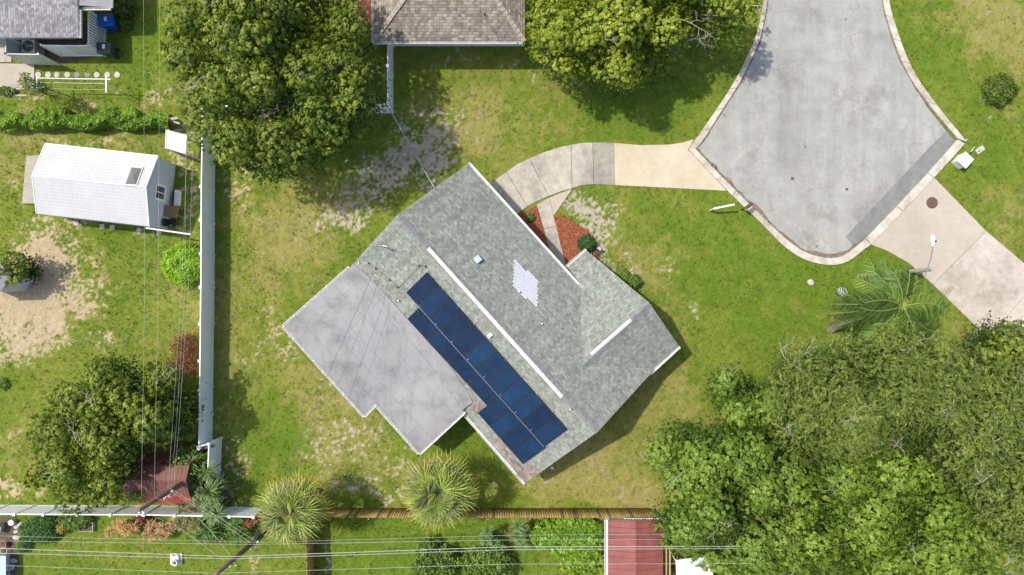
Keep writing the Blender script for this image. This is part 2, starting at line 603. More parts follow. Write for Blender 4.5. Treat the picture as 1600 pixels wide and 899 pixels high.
def solar():
    m, t, b = newmat('solar_cells')
    tc = t.nodes.new("ShaderNodeTexCoord")
    br = t.nodes.new("ShaderNodeTexBrick")
    br.offset = 0
    br.inputs['Scale'].default_value = 1
    br.inputs['Brick Width'].default_value = 0.158
    br.inputs['Row Height'].default_value = 0.158
    br.inputs['Mortar Size'].default_value = 0.004
    br.inputs['Color1'].default_value = (0.006, 0.030, 0.085, 1)
    br.inputs['Color2'].default_value = (0.009, 0.036, 0.10, 1)
    br.inputs['Mortar'].default_value = (0.02, 0.06, 0.13, 1)
    t.links.new(tc.outputs['UV'], br.inputs[0])
    oi = t.nodes.new("ShaderNodeObjectInfo")
    c = mixc(t, br.outputs[0], ramp(t, oi.outputs['Random'], [(0, (.55, .40, .42)), (.5, (.65, .62, .58)), (1, (.7, .90, .80))]), 1.0, 'MULTIPLY')
    n = noise(t, 1.2, 4, .6, stretch=(1, 1, 1))
    c = mixc(t, c, ramp(t, n, [(0.3, (.75, .7, .75)), (0.7, (1.3, 1.3, 1.3))]), 1.0, 'MULTIPLY')
    t.links.new(c, b.inputs['Base Color'])
    b.inputs['Roughness'].default_value = 0.22
    b.inputs['Specular IOR Level'].default_value = 0.5
    return m


M['solar'] = solar()


def plankmat():
    m, t, b = newmat('golden_wood_pickets')
    a = t.nodes.new("ShaderNodeAttribute"); a.attribute_name = "Col"
    n = noise(t, 3, 5, 0.7, stretch=(3, 3, 0.6))
    c = mixc(t, a.outputs['Color'], ramp(t, n, [(0.3, (.6, .58, .55)), (0.7, (1.25, 1.2, 1.1))]), 1.0, 'MULTIPLY')
    t.links.new(c, b.inputs['Base Color'])
    b.inputs['Roughness'].default_value = 0.85
    return m


M['pickets'] = plankmat()


# ------------------------------------------------------------------ numpy noise
def vnoise(x, y, scale, seed):
    r = np.random.default_rng(seed)
    n = 256
    g = r.random((n, n))
    u = x * scale + 1000.3; v = y * scale + 1000.7
    iu = np.floor(u).astype(int); iv = np.floor(v).astype(int)
    fu = u - iu; fv = v - iv
    fu = fu * fu * (3 - 2 * fu); fv = fv * fv * (3 - 2 * fv)
    a = g[iu % n, iv % n]; b = g[(iu + 1) % n, iv % n]
    c = g[iu % n, (iv + 1) % n]; d = g[(iu + 1) % n, (iv + 1) % n]
    return (a * (1 - fu) + b * fu) * (1 - fv) + (c * (1 - fu) + d * fu) * fv


def fbm(x, y, scale, seed, oct=4, gain=0.55):
    s = 0; amp = 1; tot = 0
    for i in range(oct):
        s = s + amp * vnoise(x, y, scale * 2 ** i, seed + i * 17)
        tot += amp
        amp *= gain
    return s / tot


def sstep(a, b, x):
    t = np.clip((x - a) / (b - a), 0, 1)
    return t * t * (3 - 2 * t)


def inpoly(x, y, poly):
    ins = np.zeros(x.shape, bool)
    n = len(poly)
    for i in range(n):
        x1, y1 = poly[i]; x2, y2 = poly[(i + 1) % n]
        c = ((y1 > y) != (y2 > y))
        with np.errstate(divide='ignore', invalid='ignore'):
            xi = (x2 - x1) * (y - y1) / (y2 - y1 + 1e-12) + x1
        ins ^= c & (x < xi)
    return ins


def edgedist(x, y, poly):
    d = np.full(x.shape, 1e9)
    n = len(poly)
    for i in range(n):
        x1, y1 = poly[i]; x2, y2 = poly[(i + 1) % n]
        dx, dy = x2 - x1, y2 - y1
        t = np.clip(((x - x1) * dx + (y - y1) * dy) / (dx * dx + dy * dy + 1e-9), 0, 1)
        d = np.minimum(d, np.hypot(x - x1 - t * dx, y - y1 - t * dy))
    return d


# ------------------------------------------------------------------ ground
# wear of the lawns, given where it lies (photograph pixels at ground level): cx, cy, rx, ry, rotation, amount
SAND = [
    (95, 455, 85, 60, 0.0, 1.0), (45, 520, 60, 45, 0, .95), (60, 420, 60, 40, 0, .6), (160, 535, 22, 16, 0, .75), (40, 455, 60, 70, 0, .9),
    (25, 560, 40, 20, 0, .6), (105, 500, 14, 14, 0, -.5),
    (20, 765, 60, 22, 0, .55), (20, 680, 20, 12, 0, .3), (30, 300, 20, 20, 0, .3), (60, 350, 30, 16, 0, .35),
    (560, 310, 60, 38, -0.5, .78), (615, 270, 60, 30, -0.6, .68), (660, 260, 45, 40, 0.5, .75), (690, 205, 45, 38, 0.4, .5),
    (540, 345, 30, 16, 0, .5), (700, 235, 60, 20, 0, .4), (640, 195, 18, 50, -.5, .55),
    (535, 360, 40, 14, 0, .4), (430, 510, 20, 30, 0, .35), (450, 545, 30, 30, 0.8, .35),
    (500, 690, 40, 50, 0, .3), (570, 690, 50, 60, 0, .32), (590, 770, 60, 25, 0, .38), (380, 280, 20, 60, 0, .35), (390, 560, 30, 30, 0, .2),
    (520, 600, 30, 30, 0, .22), (370, 740, 25, 60, 0, .42), (640, 720, 40, 30, 0, .25),
    (950, 408, 12, 30, -.8, .5), (915, 320, 45, 22, 0.5, .62), (930, 360, 18, 42, -0.2, .66), (950, 345, 25, 30, .5, .35), (1050, 415, 14, 14, 0, .45), (990, 405, 30, 14, .9, .35),
    (1085, 485, 10, 18, 0, .42), (955, 415, 12, 50, -.8, .4), (930, 400, 20, 22, 0, .55),
    (850, 748, 12, 6, 0, .8), (200, 145, 20, 8, 0, .35), (250, 150, 25, 20, 0, .45), (150, 215, 60, 8, 0, .42), (140, 175, 50, 6, 0, .55),
    (290, 290, 26, 60, 0, .55), (280, 220, 26, 30, 0, .5), (1575, 150, 14, 8, 0, .1), (1545, 182, 16, 6, 0, .4), (1538, 150, 7, 10, 0, .55),
    (250, 365, 40, 10, 0, .5), (150, 350, 80, 6, 0, .45), (90, 355, 40, 14, 0, .3), (330, 700, 14, 100, 0, .2), (345, 760, 20, 30, 0, .25),
    (60, 165, 60, 10, 0, .3), (840, 870, 40, 20, 0, .1), (400, 880, 12, 30, 0, .3), (505, 870, 9, 40, 0, .7), (760, 90, 120, 14, 0, .30),
    (1560, 860, 40, 40, 0, .5), (1450, 325, 12, 4, 0, .2), (300, 335, 28, 20, 0, .4),
]
DRY = [
    (1010, 400, 70, 50, .6, .35),
    (400, 480, 90, 200, 0, .30), (560, 640, 110, 120, .7, .40), (480, 320, 120, 60, -.5, .35), (740, 150, 90, 60, 0, .35), (860, 160, 60, 50, 0, .25), (940, 700, 130, 110, -.7, .35), (1040, 560, 60, 120, .3, .25),
    (920, 745, 110, 60, 0, .75), (900, 690, 60, 60, -0.7, .45), (1000, 770, 60, 30, 0, .6), (780, 790, 200, 10, 0, .55),
    (1560, 60, 80, 90, 0, .75), (1500, 40, 60, 60, 0, .4), (1590, 330, 40, 60, 0, .5), (760, 220, 40, 60, 0, .55), (730, 190, 60, 60, 0, .35),
    (480, 380, 80, 60, 0, .5), (450, 440, 60, 60, 0, .45), (560, 720, 90, 60, 0, .45), (520, 620, 60, 60, 0, .35),
    (400, 330, 50, 60, 0, .3), (1000, 370, 90, 40, .5, .3), (1060, 440, 60, 60, 0, .3), (1010, 620, 60, 70, 0, .4),
    (130, 430, 120, 80, 0, .3), (150, 520, 120, 70, 0, .4), (60, 700, 60, 60, 0, .35), (250, 110, 60, 60, 0, .4), (120, 220, 120, 30, 0, .5), (30, 250, 40, 60, 0, .55),
    (1310, 500, 30, 20, 0, .6), (1500, 540, 30, 20, .5, .5), (640, 420, 30, 20, 0, .5), (610, 400, 40, 20, 0, .5), (320, 500, 40, 60, 0, .3), (1240, 520, 50, 40, 0, .35),
    (640, 850, 60, 30, 0, .05), (1130, 690, 60, 60, 0, .3), (880, 120, 60, 60, 0, .2),
]
LUSH = [
    (1470, 120, 50, 150, -0.5, .5), (1560, 280, 60, 60, 0, .45), (1150, 420, 120, 80, 0, .5), (1250, 470, 90, 60, 0, .6), (1000, 170, 120, 60, 0, .8),
    (1380, 410, 50, 25, 0, .8), (1440, 460, 60, 30, 0, .8), (200, 870, 300, 45, 0, .75), (600, 860, 200, 60, 0, .75), (150, 60, 200, 60, 0, .4), (240, 50, 20, 60, 0, .5),
    (180, 370, 60, 30, 0, .5), (200, 480, 40, 70, 0, .4), (420, 650, 40, 70, 0, .4), (450, 700, 50, 50, 0, .4), (660, 680, 40, 30, 0, .4), (700, 120, 60, 20, 0, .3),
    (500, 230, 80, 40, 0, .6), (1080, 330, 60, 30, 0, .35), (1130, 560, 80, 60, 0, .25), (90, 400, 40, 12, 0, .5), (170, 650, 80, 50, 0, .4), (720, 700, 40, 40, 0, .7),
]


def ellsum(px, py, lst, warp):
    s = np.zeros_like(px)
    for cx, cy, rx, ry, ro, a in lst:
        c, sn = math.cos(ro), math.sin(ro)
        dx = px - cx + warp[0] * (rx + ry) * .35
        dy = py - cy + warp[1] * (rx + ry) * .35
        u = (dx * c + dy * sn) / rx
        v = (-dx * sn + dy * c) / ry
        s = s + a * np.exp(-1.1 * (u * u + v * v) ** 1.4)
    return s


def ground_color(x, y):
    px = NX + x / (CAM_H / FPX)
    py = NY - y / (CAM_H / FPX)
    wx = fbm(x, y, 0.35, 5) - .5; wy = fbm(x, y, 0.35, 55) - .5
    warp = (wx * 2.4, wy * 2.4)
    sand = ellsum(px, py, SAND, warp)
    dry = ellsum(px, py, DRY, warp)
    lush = ellsum(px, py, LUSH, warp)
    n1 = fbm(x, y, 0.22, 1, 4)
    n2 = fbm(x, y, 1.1, 2, 4, .65)
    n3 = fbm(x, y, 6.6, 3, 2, .8)
    n4 = vnoise(x, y, 9, 4)
    n5 = fbm(x, y, 3.4, 9, 3, .85)
    col = np.zeros(x.shape + (3,))
    lushc = np.array((0.115, 0.185, 0.018)); mid = np.array((0.175, 0.215, 0.030)); yel = np.array((0.27, 0.25, 0.070))
    tan = np.array((0.34, 0.27, 0.15)); sandc = np.array((0.46, 0.36, 0.235)); greyc = np.array((0.42, 0.375, 0.31)); deep = np.array((0.055, 0.10, 0.014))
    t = np.clip(sstep(.34, .64, n1 * .35 + n2 * .35 + n5 * .3) + lush * -.7 + .18, 0, 1)[..., None]
    col[:] = lushc * (1 - t) + mid * t
    d = sstep(.06, .50, dry * .50 + (n2 - .5) * .50 + (n5 - .5) * .50 + (n3 - .5) * .42 - lush * .34 + .08)[..., None]
    col = col * (1 - d) + yel * d
    d2 = sstep(.26, .46, (n5 - .5) * .8 + (n3 - .5) * .8 + dry * .22 + sand * .30 - lush * .30 - .07)[..., None]
    d2 = d2 * np.clip(.10 + dry * .8 + sand * 1.5 - lush * .5, 0.02, 1)[..., None]
    col = col * (1 - d2 * .85) + tan * d2 * .85
    dk = sstep(.50, .72, n3 * .6 + fbm(x, y, 2.6, 44, 3, .7) * .4)[..., None] * .45
    col = col * (1 - dk) + deep * dk
    s = sstep(.25, .40, sand * .46 + (n5 - .5) * .95 + (n3 - .5) * 1.0 + (n2 - .5) * .5 - .02)[..., None] * .88 * np.clip(sand * 3.2 + dry * .35 - lush * .4, 0, 1)[..., None]
    g = sstep(430, 520, px)[..., None]
    sc = sandc * (1 - g) + greyc * g
    sc = sc * (0.82 + .36 * n3[..., None])
    col = col * (1 - s) + sc * s
    # scattered pale specks of dry clippings / bare sand
    n6 = vnoise(x, y, 11, 14) * .5 + vnoise(x, y, 6.5, 15) * .5
    n6 = np.clip((n6 - .5) * 1.5 + .5, 0, 1)
    sp = sstep(.80, .92, n6 * .72 + n3 * .30 + np.clip(sand, 0, .7) * .34 - lush * .25 - .05)[..., None] * .55 * np.clip(dry * .9 + sand * 1.6 - lush * .6, 0.04, 1)[..., None]
    col = col * (1 - sp) + np.array((0.42, 0.36, 0.24)) * sp
    col = col * (0.80 + .2 * n4[..., None] + .2 * n6[..., None])
    return np.clip(col, 0.005, 1)


def add_col(me, cols, domain='POINT'):
    a = me.color_attributes.new(name="Col", type='FLOAT_COLOR', domain=domain)
    c4 = np.ones((len(cols), 4), np.float32)
    c4[:, :3] = cols
    a.data.foreach_set("color", c4.ravel())


def np_mesh(name, V, F, cols=None, mats=(), smooth=False, uv=None):
    """V (n,3), F (m,k)"""
    me = bpy.data.meshes.new(name)
    k = F.shape[1]
    me.vertices.add(len(V)); me.vertices.foreach_set("co", V.astype(np.float32).ravel())
    me.loops.add(F.size); me.loops.foreach_set("vertex_index", F.astype(np.int32).ravel())
    me.polygons.add(len(F))
    me.polygons.foreach_set("loop_start", np.arange(0, F.size, k, dtype=np.int32))
    me.polygons.foreach_set("loop_total", np.full(len(F), k, np.int32))
    for m in mats:
        me.materials.append(m)
    me.update(calc_edges=True)
    if cols is not None:
        add_col(me, cols)
    if smooth:
        me.polygons.foreach_set("use_smooth", np.ones(len(F), bool))
    me.validate()
    return me


GX = np.concatenate([[-900, -300, -120, -60], np.arange(-40, 40.01, 0.085), [60, 120, 300, 900]])
GY = np.concatenate([[-900, -300, -120, -50], np.arange(-23, 25.01, 0.085), [50, 120, 300, 900]])
gx, gy = np.meshgrid(GX, GY, indexing='ij')
gz = (fbm(gx, gy, 0.5, 71, 4) - .5) * 0.05 + (vnoise(gx, gy, 5, 72) - .5) * .012
gz = np.minimum(gz, 0.0) * 1.0 + np.clip(gz, 0, .02)
gV = np.stack([gx, gy, gz], -1).reshape(-1, 3)
ni, nj = gx.shape
idx = np.arange(ni * nj).reshape(ni, nj)
gF = np.stack([idx[:-1, :-1], idx[1:, :-1], idx[1:, 1:], idx[:-1, 1:]], -1).reshape(-1, 4)
gc = ground_color(gx, gy)
outer_ = (np.abs(gx) > 39.9) | (gy > 24.8) | (gy < -22.8)
gc[outer_] = (0.15, 0.19, 0.03)
gc = gc.reshape(-1, 3)


def groundmat():
    m, t, b = newmat('lawn_and_soil')
    a = t.nodes.new("ShaderNodeAttribute"); a.attribute_name = "Col"
    n = noise(t, 22, 5, 0.8)
    c = mixc(t, a.outputs['Color'], ramp(t, n, [(0.32, (.45, .5, .5)), (0.5, (1, 1, 1)), (0.7, (1.6, 1.5, 1.5))]), 0.8, 'MULTIPLY')
    t.links.new(c, b.inputs['Base Color'])
    b.inputs['Roughness'].default_value = 1
    b.inputs['Specular IOR Level'].default_value = 0.1
    bump(t, b, n, 0.7, 0.05)
    return m


M['ground'] = groundmat()
gme = np_mesh("ground", gV, gF, gc, [M['ground']], True)
ground = structure(bpy.data.objects.new("ground", gme))
COL.objects.link(ground)


# ------------------------------------------------------------------ hard surfaces
def pxs(lst, z=0.0):
    return [P(a, b, z) for a, b in lst]


def inset(pts, d):
    """shrink a polygon by d"""
    pts = [Vector((p.x, p.y, 0)) for p in pts]
    n = len(pts)
    ar = sum(pts[i].x * pts[(i + 1) % n].y - pts[(i + 1) % n].x * pts[i].y for i in range(n))
    s = 1 if ar > 0 else -1
    out = []
    for i in range(n):
        a, b, c = pts[i - 1], pts[i], pts[(i + 1) % n]
        d1 = (b - a).normalized(); d2 = (c - b).normalized()
        n1 = Vector((-d1.y, d1.x, 0)) * s; n2 = Vector((-d2.y, d2.x, 0)) * s
        k = n1 + n2
        k = k / max(0.3, k.dot(n1))
        out.append(b + k * d)
    return out


HARD = []      # world polygons without grass


def slabs(name, items, top=0.05, gap=0.015, base=True):
    mb = MB(); mats = []
    for poly, mt in items:
        if mt not in mats:
            mats.append(mt)
        w_ = pxs(poly)
        HARD.append([(p.x, p.y) for p in w_])
        mb.prism(inset(w_, gap), -0.1, top, mats.index(mt))
    mats.append(M['conc_dark'])
    if base:
        for poly, mt in items:
            mb.prism(inset(pxs(poly), 0.01), -0.1, 0.026, len(mats) - 1)
    return structure(mb.build(name, mats))


ROAD = [(1199, -800), (1199, 5), (1186, 65), (1160, 115), (1127, 170), (1094, 222), (1089, 231), (1115, 258), (1146, 291), (1199.5, 347.5), (1227, 377),
        (1255, 395), (1287, 404), (1310, 403), (1332, 395), (1350, 380), (1400, 329), (1450, 278), (1495, 225), (1480, 208), (1450, 170), (1417, 115), (1392.5, 57.5),
        (1377.5, 0), (1375, -60), (1375, -800)]
mb = MB()
mb.prism(pxs(ROAD), -0.1, 0.025)
road = structure(mb.build("road", M['asphalt']))
HARD.append([(p.x, p.y) for p in pxs(ROAD)])
mb = MB()
mb.prism(pxs([(1321, 370), (1370, 318), (1422.5, 262), (1457, 225), (1478, 206), (1493, 224), (1449, 277), (1399, 328), (1350, 379), (1336, 388)]), 0.0, 0.031)
structure(mb.build("road_patch", M['asphalt_dark']))


def resample(pts, step):
    pts = [Vector(p) for p in pts]
    L = [0]
    for i in range(1, len(pts)):
        L.append(L[-1] + (pts[i] - pts[i - 1]).length)
    n = max(2, int(round(L[-1] / step)) + 1)
    out = []
    for k in range(n):
        s = L[-1] * k / (n - 1)
        i = 1
        while i < len(pts) - 1 and L[i] < s:
            i += 1
        t = (s - L[i - 1]) / max(1e-9, L[i] - L[i - 1])
        out.append(pts[i - 1].lerp(pts[i], t))
    return out


def strip(outer, inner, n):
    """pair resampled edges"""
    def rs(p):
        p = [Vector(q) for q in p]
        L = [0]
        for i in range(1, len(p)):
            L.append(L[-1] + (p[i] - p[i - 1]).length)
        o = []
        for k in range(n + 1):
            s = L[-1] * k / n
            i = 1
            while i < len(p) - 1 and L[i] < s:
                i += 1
            o.append(p[i - 1].lerp(p[i], (s - L[i - 1]) / max(1e-9, L[i] - L[i - 1])))
        return o
    return rs(outer), rs(inner)


def smooth_line(pts, it=2):
    for _ in range(it):
        q = [pts[0]]
        for i in range(len(pts) - 1):
            a, b = pts[i], pts[i + 1]
            q += [(a[0] * .75 + b[0] * .25, a[1] * .75 + b[1] * .25), (a[0] * .25 + b[0] * .75, a[1] * .25 + b[1] * .75)]
        pts = q + [pts[-1]]
    return pts


curb = MB()
gut = MB()
CURBS = [
    ([(1194, -800), (1194, -60), (1193.7, 0), (1182, 57), (1162, 100), (1145, 132), (1117, 175), (1085, 220), (1075, 234)],
     [(1201, -800), (1201, -60), (1199, 5), (1188, 62), (1169, 103), (1151, 138), (1127, 174), (1096, 224), (1087, 233)], 1, 1.5),
    ([(1075, 234), (1105, 266), (1136, 299), (1190, 350), (1222, 384), (1250, 404), (1275, 412.5), (1302, 415.5), (1325, 410), (1347.5, 391), (1360, 382.5)],
     [(1084.5, 231.5), (1113, 262), (1144, 294), (1198, 346), (1228, 375), (1253, 393), (1277, 401.5), (1301, 404.5), (1319, 400), (1338, 385), (1351, 374)], 1, 1.3),
    ([(1360, 382.5), (1410, 330), (1459, 277.5), (1506, 225.5)], [(1351, 374), (1401, 322), (1450, 269.5), (1495, 218.5)], 0, 3.4),
    ([(1509.5, 223), (1460, 162.5), (1425, 112.5), (1402, 55), (1386, 0), (1382, -60), (1382, -800)], [(1496, 218), (1451, 166), (1416, 116), (1393, 58), (1377, 2), (1374, -60), (1374, -800)], 1, 1.5),
]
for outer, inner, sm, step in CURBS:
    if sm:
        outer = smooth_line(outer); inner = smooth_line(inner)
    a = pxs(outer); b = pxs(inner)
    L = sum((a[i + 1] - a[i]).length for i in range(len(a) - 1))
    nseg = max(1, round(L / step))
    sub = 3
    A, B = strip(a, b, nseg * sub)
    HARD.append([(p.x, p.y) for p in A] + [(p.x, p.y) for p in B[::-1]])
    for s_ in range(nseg):
        pa = A[s_ * sub:(s_ + 1) * sub + 1]; pb = B[s_ * sub:(s_ + 1) * sub + 1]
        pa[0] = pa[0].lerp(pa[1], .035); pb[0] = pb[0].lerp(pb[1], .035)
        h = 0.11 + random.uniform(-.012, .012)
        curb.prism(pa + pb[::-1], -0.1, h, mi=random.choice((0, 0, 1)))
    Bg = [b_ + (b_ - a_).normalized() * (random.uniform(.05, .17) if step != 1.3 else random.uniform(.08, .34)) for a_, b_ in zip(A, B)]
    if sm:
        gut.prism(B + Bg[::-1], 0.0, 0.036)
structure(curb.build("curb", [M['curb'], M['curb2']], bevel=0.02))
structure(gut.build("gutter_dirt", simple('gutter_dirt', (0.20, 0.16, 0.12), .6, 4, .95, bmp=.4)))

slabs("driveway", [
    ([(740, 306), (764, 288.5), (791, 268.5), (824, 323), (790, 350)], M['conc_old']),
    ([(791, 268.5), (808, 257), (827, 247.7), (857, 307), (841, 314), (824, 323)], M['conc_old']),
    ([(827, 247.7), (850, 238), (875, 230), (892, 226.5), (894, 294.5), (875, 300), (857, 307)], M['conc_old']),
    ([(892, 226.5), (909, 223.6), (926, 222.5), (927.5, 288.5), (908, 290), (894, 294.5)], M['conc_old']),
    ([(926, 222.5), (959, 223.5), (960, 290), (927.5, 288.5)], M['conc_dark']),
    ([(959, 223.5), (1000, 227), (1045, 226), (1066, 223), (1085, 217.5), (1075, 234), (1105, 266), (1136, 299), (1050, 294.5), (960, 290)], M['conc_new']),
])
slabs("walkway", [
    ([(838.5, 320), (858.5, 309), (869, 354), (849.5, 358)], M['conc_old']),
    ([(849.5, 358), (869, 354), (888, 428), (869, 428)], M['conc_old']),
    ([(858.5, 309), (876, 301.5), (894, 296), (865, 338)], M['conc_pink']),
], gap=0.012)
slabs("driveway_neighbour", [
    ([(1459, 277.5), (1540, 361), (1457, 445), (1420, 412), (1385, 392), (1360, 382.5)], M['conc_pink']),
    ([(1540, 361), (1598, 410), (1625, 435), (1543, 528), (1527, 513), (1457, 445)], M['conc_worn']),
    ([(1625, 435), (1700, 500), (1620, 600), (1543, 528)], M['conc_worn']),
    ([(1527, 513), (1534, 520), (1512, 545), (1503, 538)], M['conc_new']),
])
slabs("patio_slab", [([(-40, 99), (54.5, 100), (55, 139), (30, 141), (-40, 141)], M['conc_pink']),
                     ([(-40, 60), (18, 60), (19, 98), (-40, 98)], M['conc_old'])])
slabs("edging_strip", [([(-40, 148), (38, 148), (50, 151), (-40, 152)], M['conc_pink'])])

# mulch beds
mb = MB()
b1 = pxs([(790, 352), (810, 338), (837.4, 321.5), (848.5, 358), (866, 418)])
b2 = pxs([(865, 339), (879, 337), (900, 350), (918.5, 360), (929, 373), (932, 390), (938, 402), (905, 430), (888, 425)])
HARD += [[(p.x, p.y) for p in b1], [(p.x, p.y) for p in b2]]
mb.prism(inset(b1, .03), -.1, .045)
mb.prism(b2, -.1, .045)
stuff(mb.build("mulch", M['mulch']))
# loose chips on the beds
mc_v, mc_f, mc_c = [], [], []
for poly in (b1, b2):
    xs = [p.x for p in poly]; ys = [p.y for p in poly]
    n = 5200
    X = RNG.uniform(min(xs), max(xs), n); Y = RNG.uniform(min(ys), max(ys), n)
    k = inpoly(X, Y, [(p.x, p.y) for p in poly])
    for x, y in zip(X[k], Y[k]):
        a = random.uniform(0, 6.28); l = random.uniform(.03, .08); w_ = random.uniform(.01, .025)
        ca, sa = math.cos(a), math.sin(a)
        z = .05 + random.uniform(0, .02); tl = random.uniform(-.02, .02)
        b = len(mc_v)
        mc_v += [(x - ca * l + sa * w_, y - sa * l - ca * w_, z), (x + ca * l + sa * w_, y + sa * l - ca * w_, z + tl),
                 (x + ca * l - sa * w_, y + sa * l + ca * w_, z + tl + .01), (x - ca * l - sa * w_, y - sa * l + ca * w_, z + .01)]
        mc_f.append((b, b + 1, b + 2, b + 3))
        r = random.random()
        c = (0.18 + r * .32, .046 + r * .12, .02 + r * .055)
        mc_c += [c] * 4
me = np_mesh("mulch_chips", np.array(mc_v), np.array(mc_f), np.array(mc_c), [M['leaf']])
o = stuff(bpy.data.objects.new("mulch_chips", me)); COL.objects.link(o)

# soil under the shrubs
mb = MB()
so1 = pxs([(-40, 808), (26, 808), (24, 850), (30, 880), (24, 905), (-40, 930)])
mb.prism(so1, -.1, .012); HARD.append([(p.x, p.y) for p in so1])
so2 = pxs([(60, 60), (140, 30), (170, 55), (160, 86), (100, 100), (60, 98), (40, 80)])
mb.prism(so2, -.1, .013); HARD.append([(p.x, p.y) for p in so2])
structure(mb.build("bare_soil", M['soil']))


# ------------------------------------------------------------------ grass tufts
def tufts(n, hmin, hmax, wid, nbl, name, cond=None, shade=(.75, 1.35)):
    X = RNG.uniform(-33.5, 34, n); Y = RNG.uniform(-18.5, 20.5, n)
    keep = np.ones(n, bool)
    for poly in HARD:
        keep &= ~(inpoly(X, Y, poly) & (edgedist(X, Y, poly) > 0.035))
    X, Y = X[keep], Y[keep]
    C = ground_color(X, Y)
    green = C[:, 1] - C[:, 0] * .95
    k2 = (green > -0.005) | (RNG.random(len(X)) < .12)
    X, Y, C = X[k2], Y[k2], C[k2]
    n = len(X)
    V = np.zeros((n, nbl, 3, 3)); Cc = np.zeros((n, nbl, 3, 3))
    for b in range(nbl):
        a = RNG.uniform(0, 2 * np.pi, n); h = RNG.uniform(hmin, hmax, n); l = h * RNG.uniform(.5, 1.4, n)
        ox = RNG.normal(0, .025, n); oy = RNG.normal(0, .025, n)
        ca, sa = np.cos(a), np.sin(a)
        bx, by = X + ox, Y + oy
        V[:, b, 0] = np.stack([bx - sa * wid, by + ca * wid, np.zeros(n) - .01], -1)
        V[:, b, 1] = np.stack([bx + sa * wid, by - ca * wid, np.zeros(n) - .01], -1)
        V[:, b, 2] = np.stack([bx + ca * l, by + sa * l, h], -1)
        s = RNG.uniform(shade[0], shade[1], n)[:, None]
        cc = C * s
        yel = (RNG.random(n) < .13)[:, None]
        cc = np.where(yel, np.array((.30, .27, .09)) * s, cc)
        Cc[:, b, :] = cc[:, None, :]
    V = V.reshape(-1, 3); F = np.arange(len(V)).reshape(-1, 3)
    me = np_mesh(name, V, F, Cc.reshape(-1, 3), [M['grass']])
    o = stuff(bpy.data.objects.new(name, me)); COL.objects.link(o)
    return o


tufts(150000, .02, .06, .012, 3, "grass")
tufts(16000, .05, .13, .022, 5, "weeds", shade=(.6, 1.25))


# ------------------------------------------------------------------ foliage
def quads_from(C, N, L, W, cols, fold=0.0, T=None):
    n = len(C)
    N = N / (np.linalg.norm(N, axis=1, keepdims=True) + 1e-9)
    if T is None:
        T = RNG.normal(size=(n, 3))
    T = T - N * np.sum(T * N, 1, keepdims=True)
    T /= (np.linalg.norm(T, axis=1, keepdims=True) + 1e-9)
    B = np.cross(N, T)
    L = np.asarray(L).reshape(-1, 1); W = np.asarray(W).reshape(-1, 1)
    V = np.stack([C - T * L, C + B * W - T * L * .1 + N * W * fold, C + T * L - N * L * .15, C - B * W - T * L * .1 + N * W * fold], 1).reshape(-1, 3)
    F = np.arange(4 * n).reshape(-1, 4)
    return V, F, np.repeat(cols, 4, axis=0)


def foliage_obj(name, packs, parent):
    V = []; F = []; Cc = []; b = 0
    for v, f, c in packs:
        V.append(v); F.append(f + b); Cc.append(c); b += len(v)
    V = np.concatenate(V)
    off = np.array(parent.location) if parent is not None else np.zeros(3)
    me = np_mesh(name, V - off, np.concatenate(F), np.concatenate(Cc), [M['leaf']])
    o = bpy.data.objects.new(name, me)
    COL.objects.link(o)
    if parent is not None:
        o.parent = parent
    return o


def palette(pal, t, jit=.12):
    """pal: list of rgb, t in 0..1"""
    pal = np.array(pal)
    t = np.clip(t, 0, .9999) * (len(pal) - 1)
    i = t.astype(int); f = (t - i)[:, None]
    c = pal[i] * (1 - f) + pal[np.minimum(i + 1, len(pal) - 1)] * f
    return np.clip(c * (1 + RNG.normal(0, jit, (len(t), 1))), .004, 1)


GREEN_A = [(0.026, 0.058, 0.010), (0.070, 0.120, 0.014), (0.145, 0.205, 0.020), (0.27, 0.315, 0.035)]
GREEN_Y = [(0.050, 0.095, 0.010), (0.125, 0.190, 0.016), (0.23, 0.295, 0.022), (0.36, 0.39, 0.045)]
GREEN_B = [(0.030, 0.070, 0.012), (0.075, 0.150, 0.018), (0.15, 0.240, 0.030), (0.24, 0.33, 0.045)]
GREEN_C = [(0.040, 0.085, 0.012), (0.100, 0.175, 0.018), (0.17, 0.265, 0.028), (0.28, 0.36, 0.045)]
OLIVE = [(0.032, 0.070, 0.014), (0.085, 0.142, 0.024), (0.165, 0.225, 0.036), (0.31, 0.36, 0.07)]
SUNV = np.array(SUN)


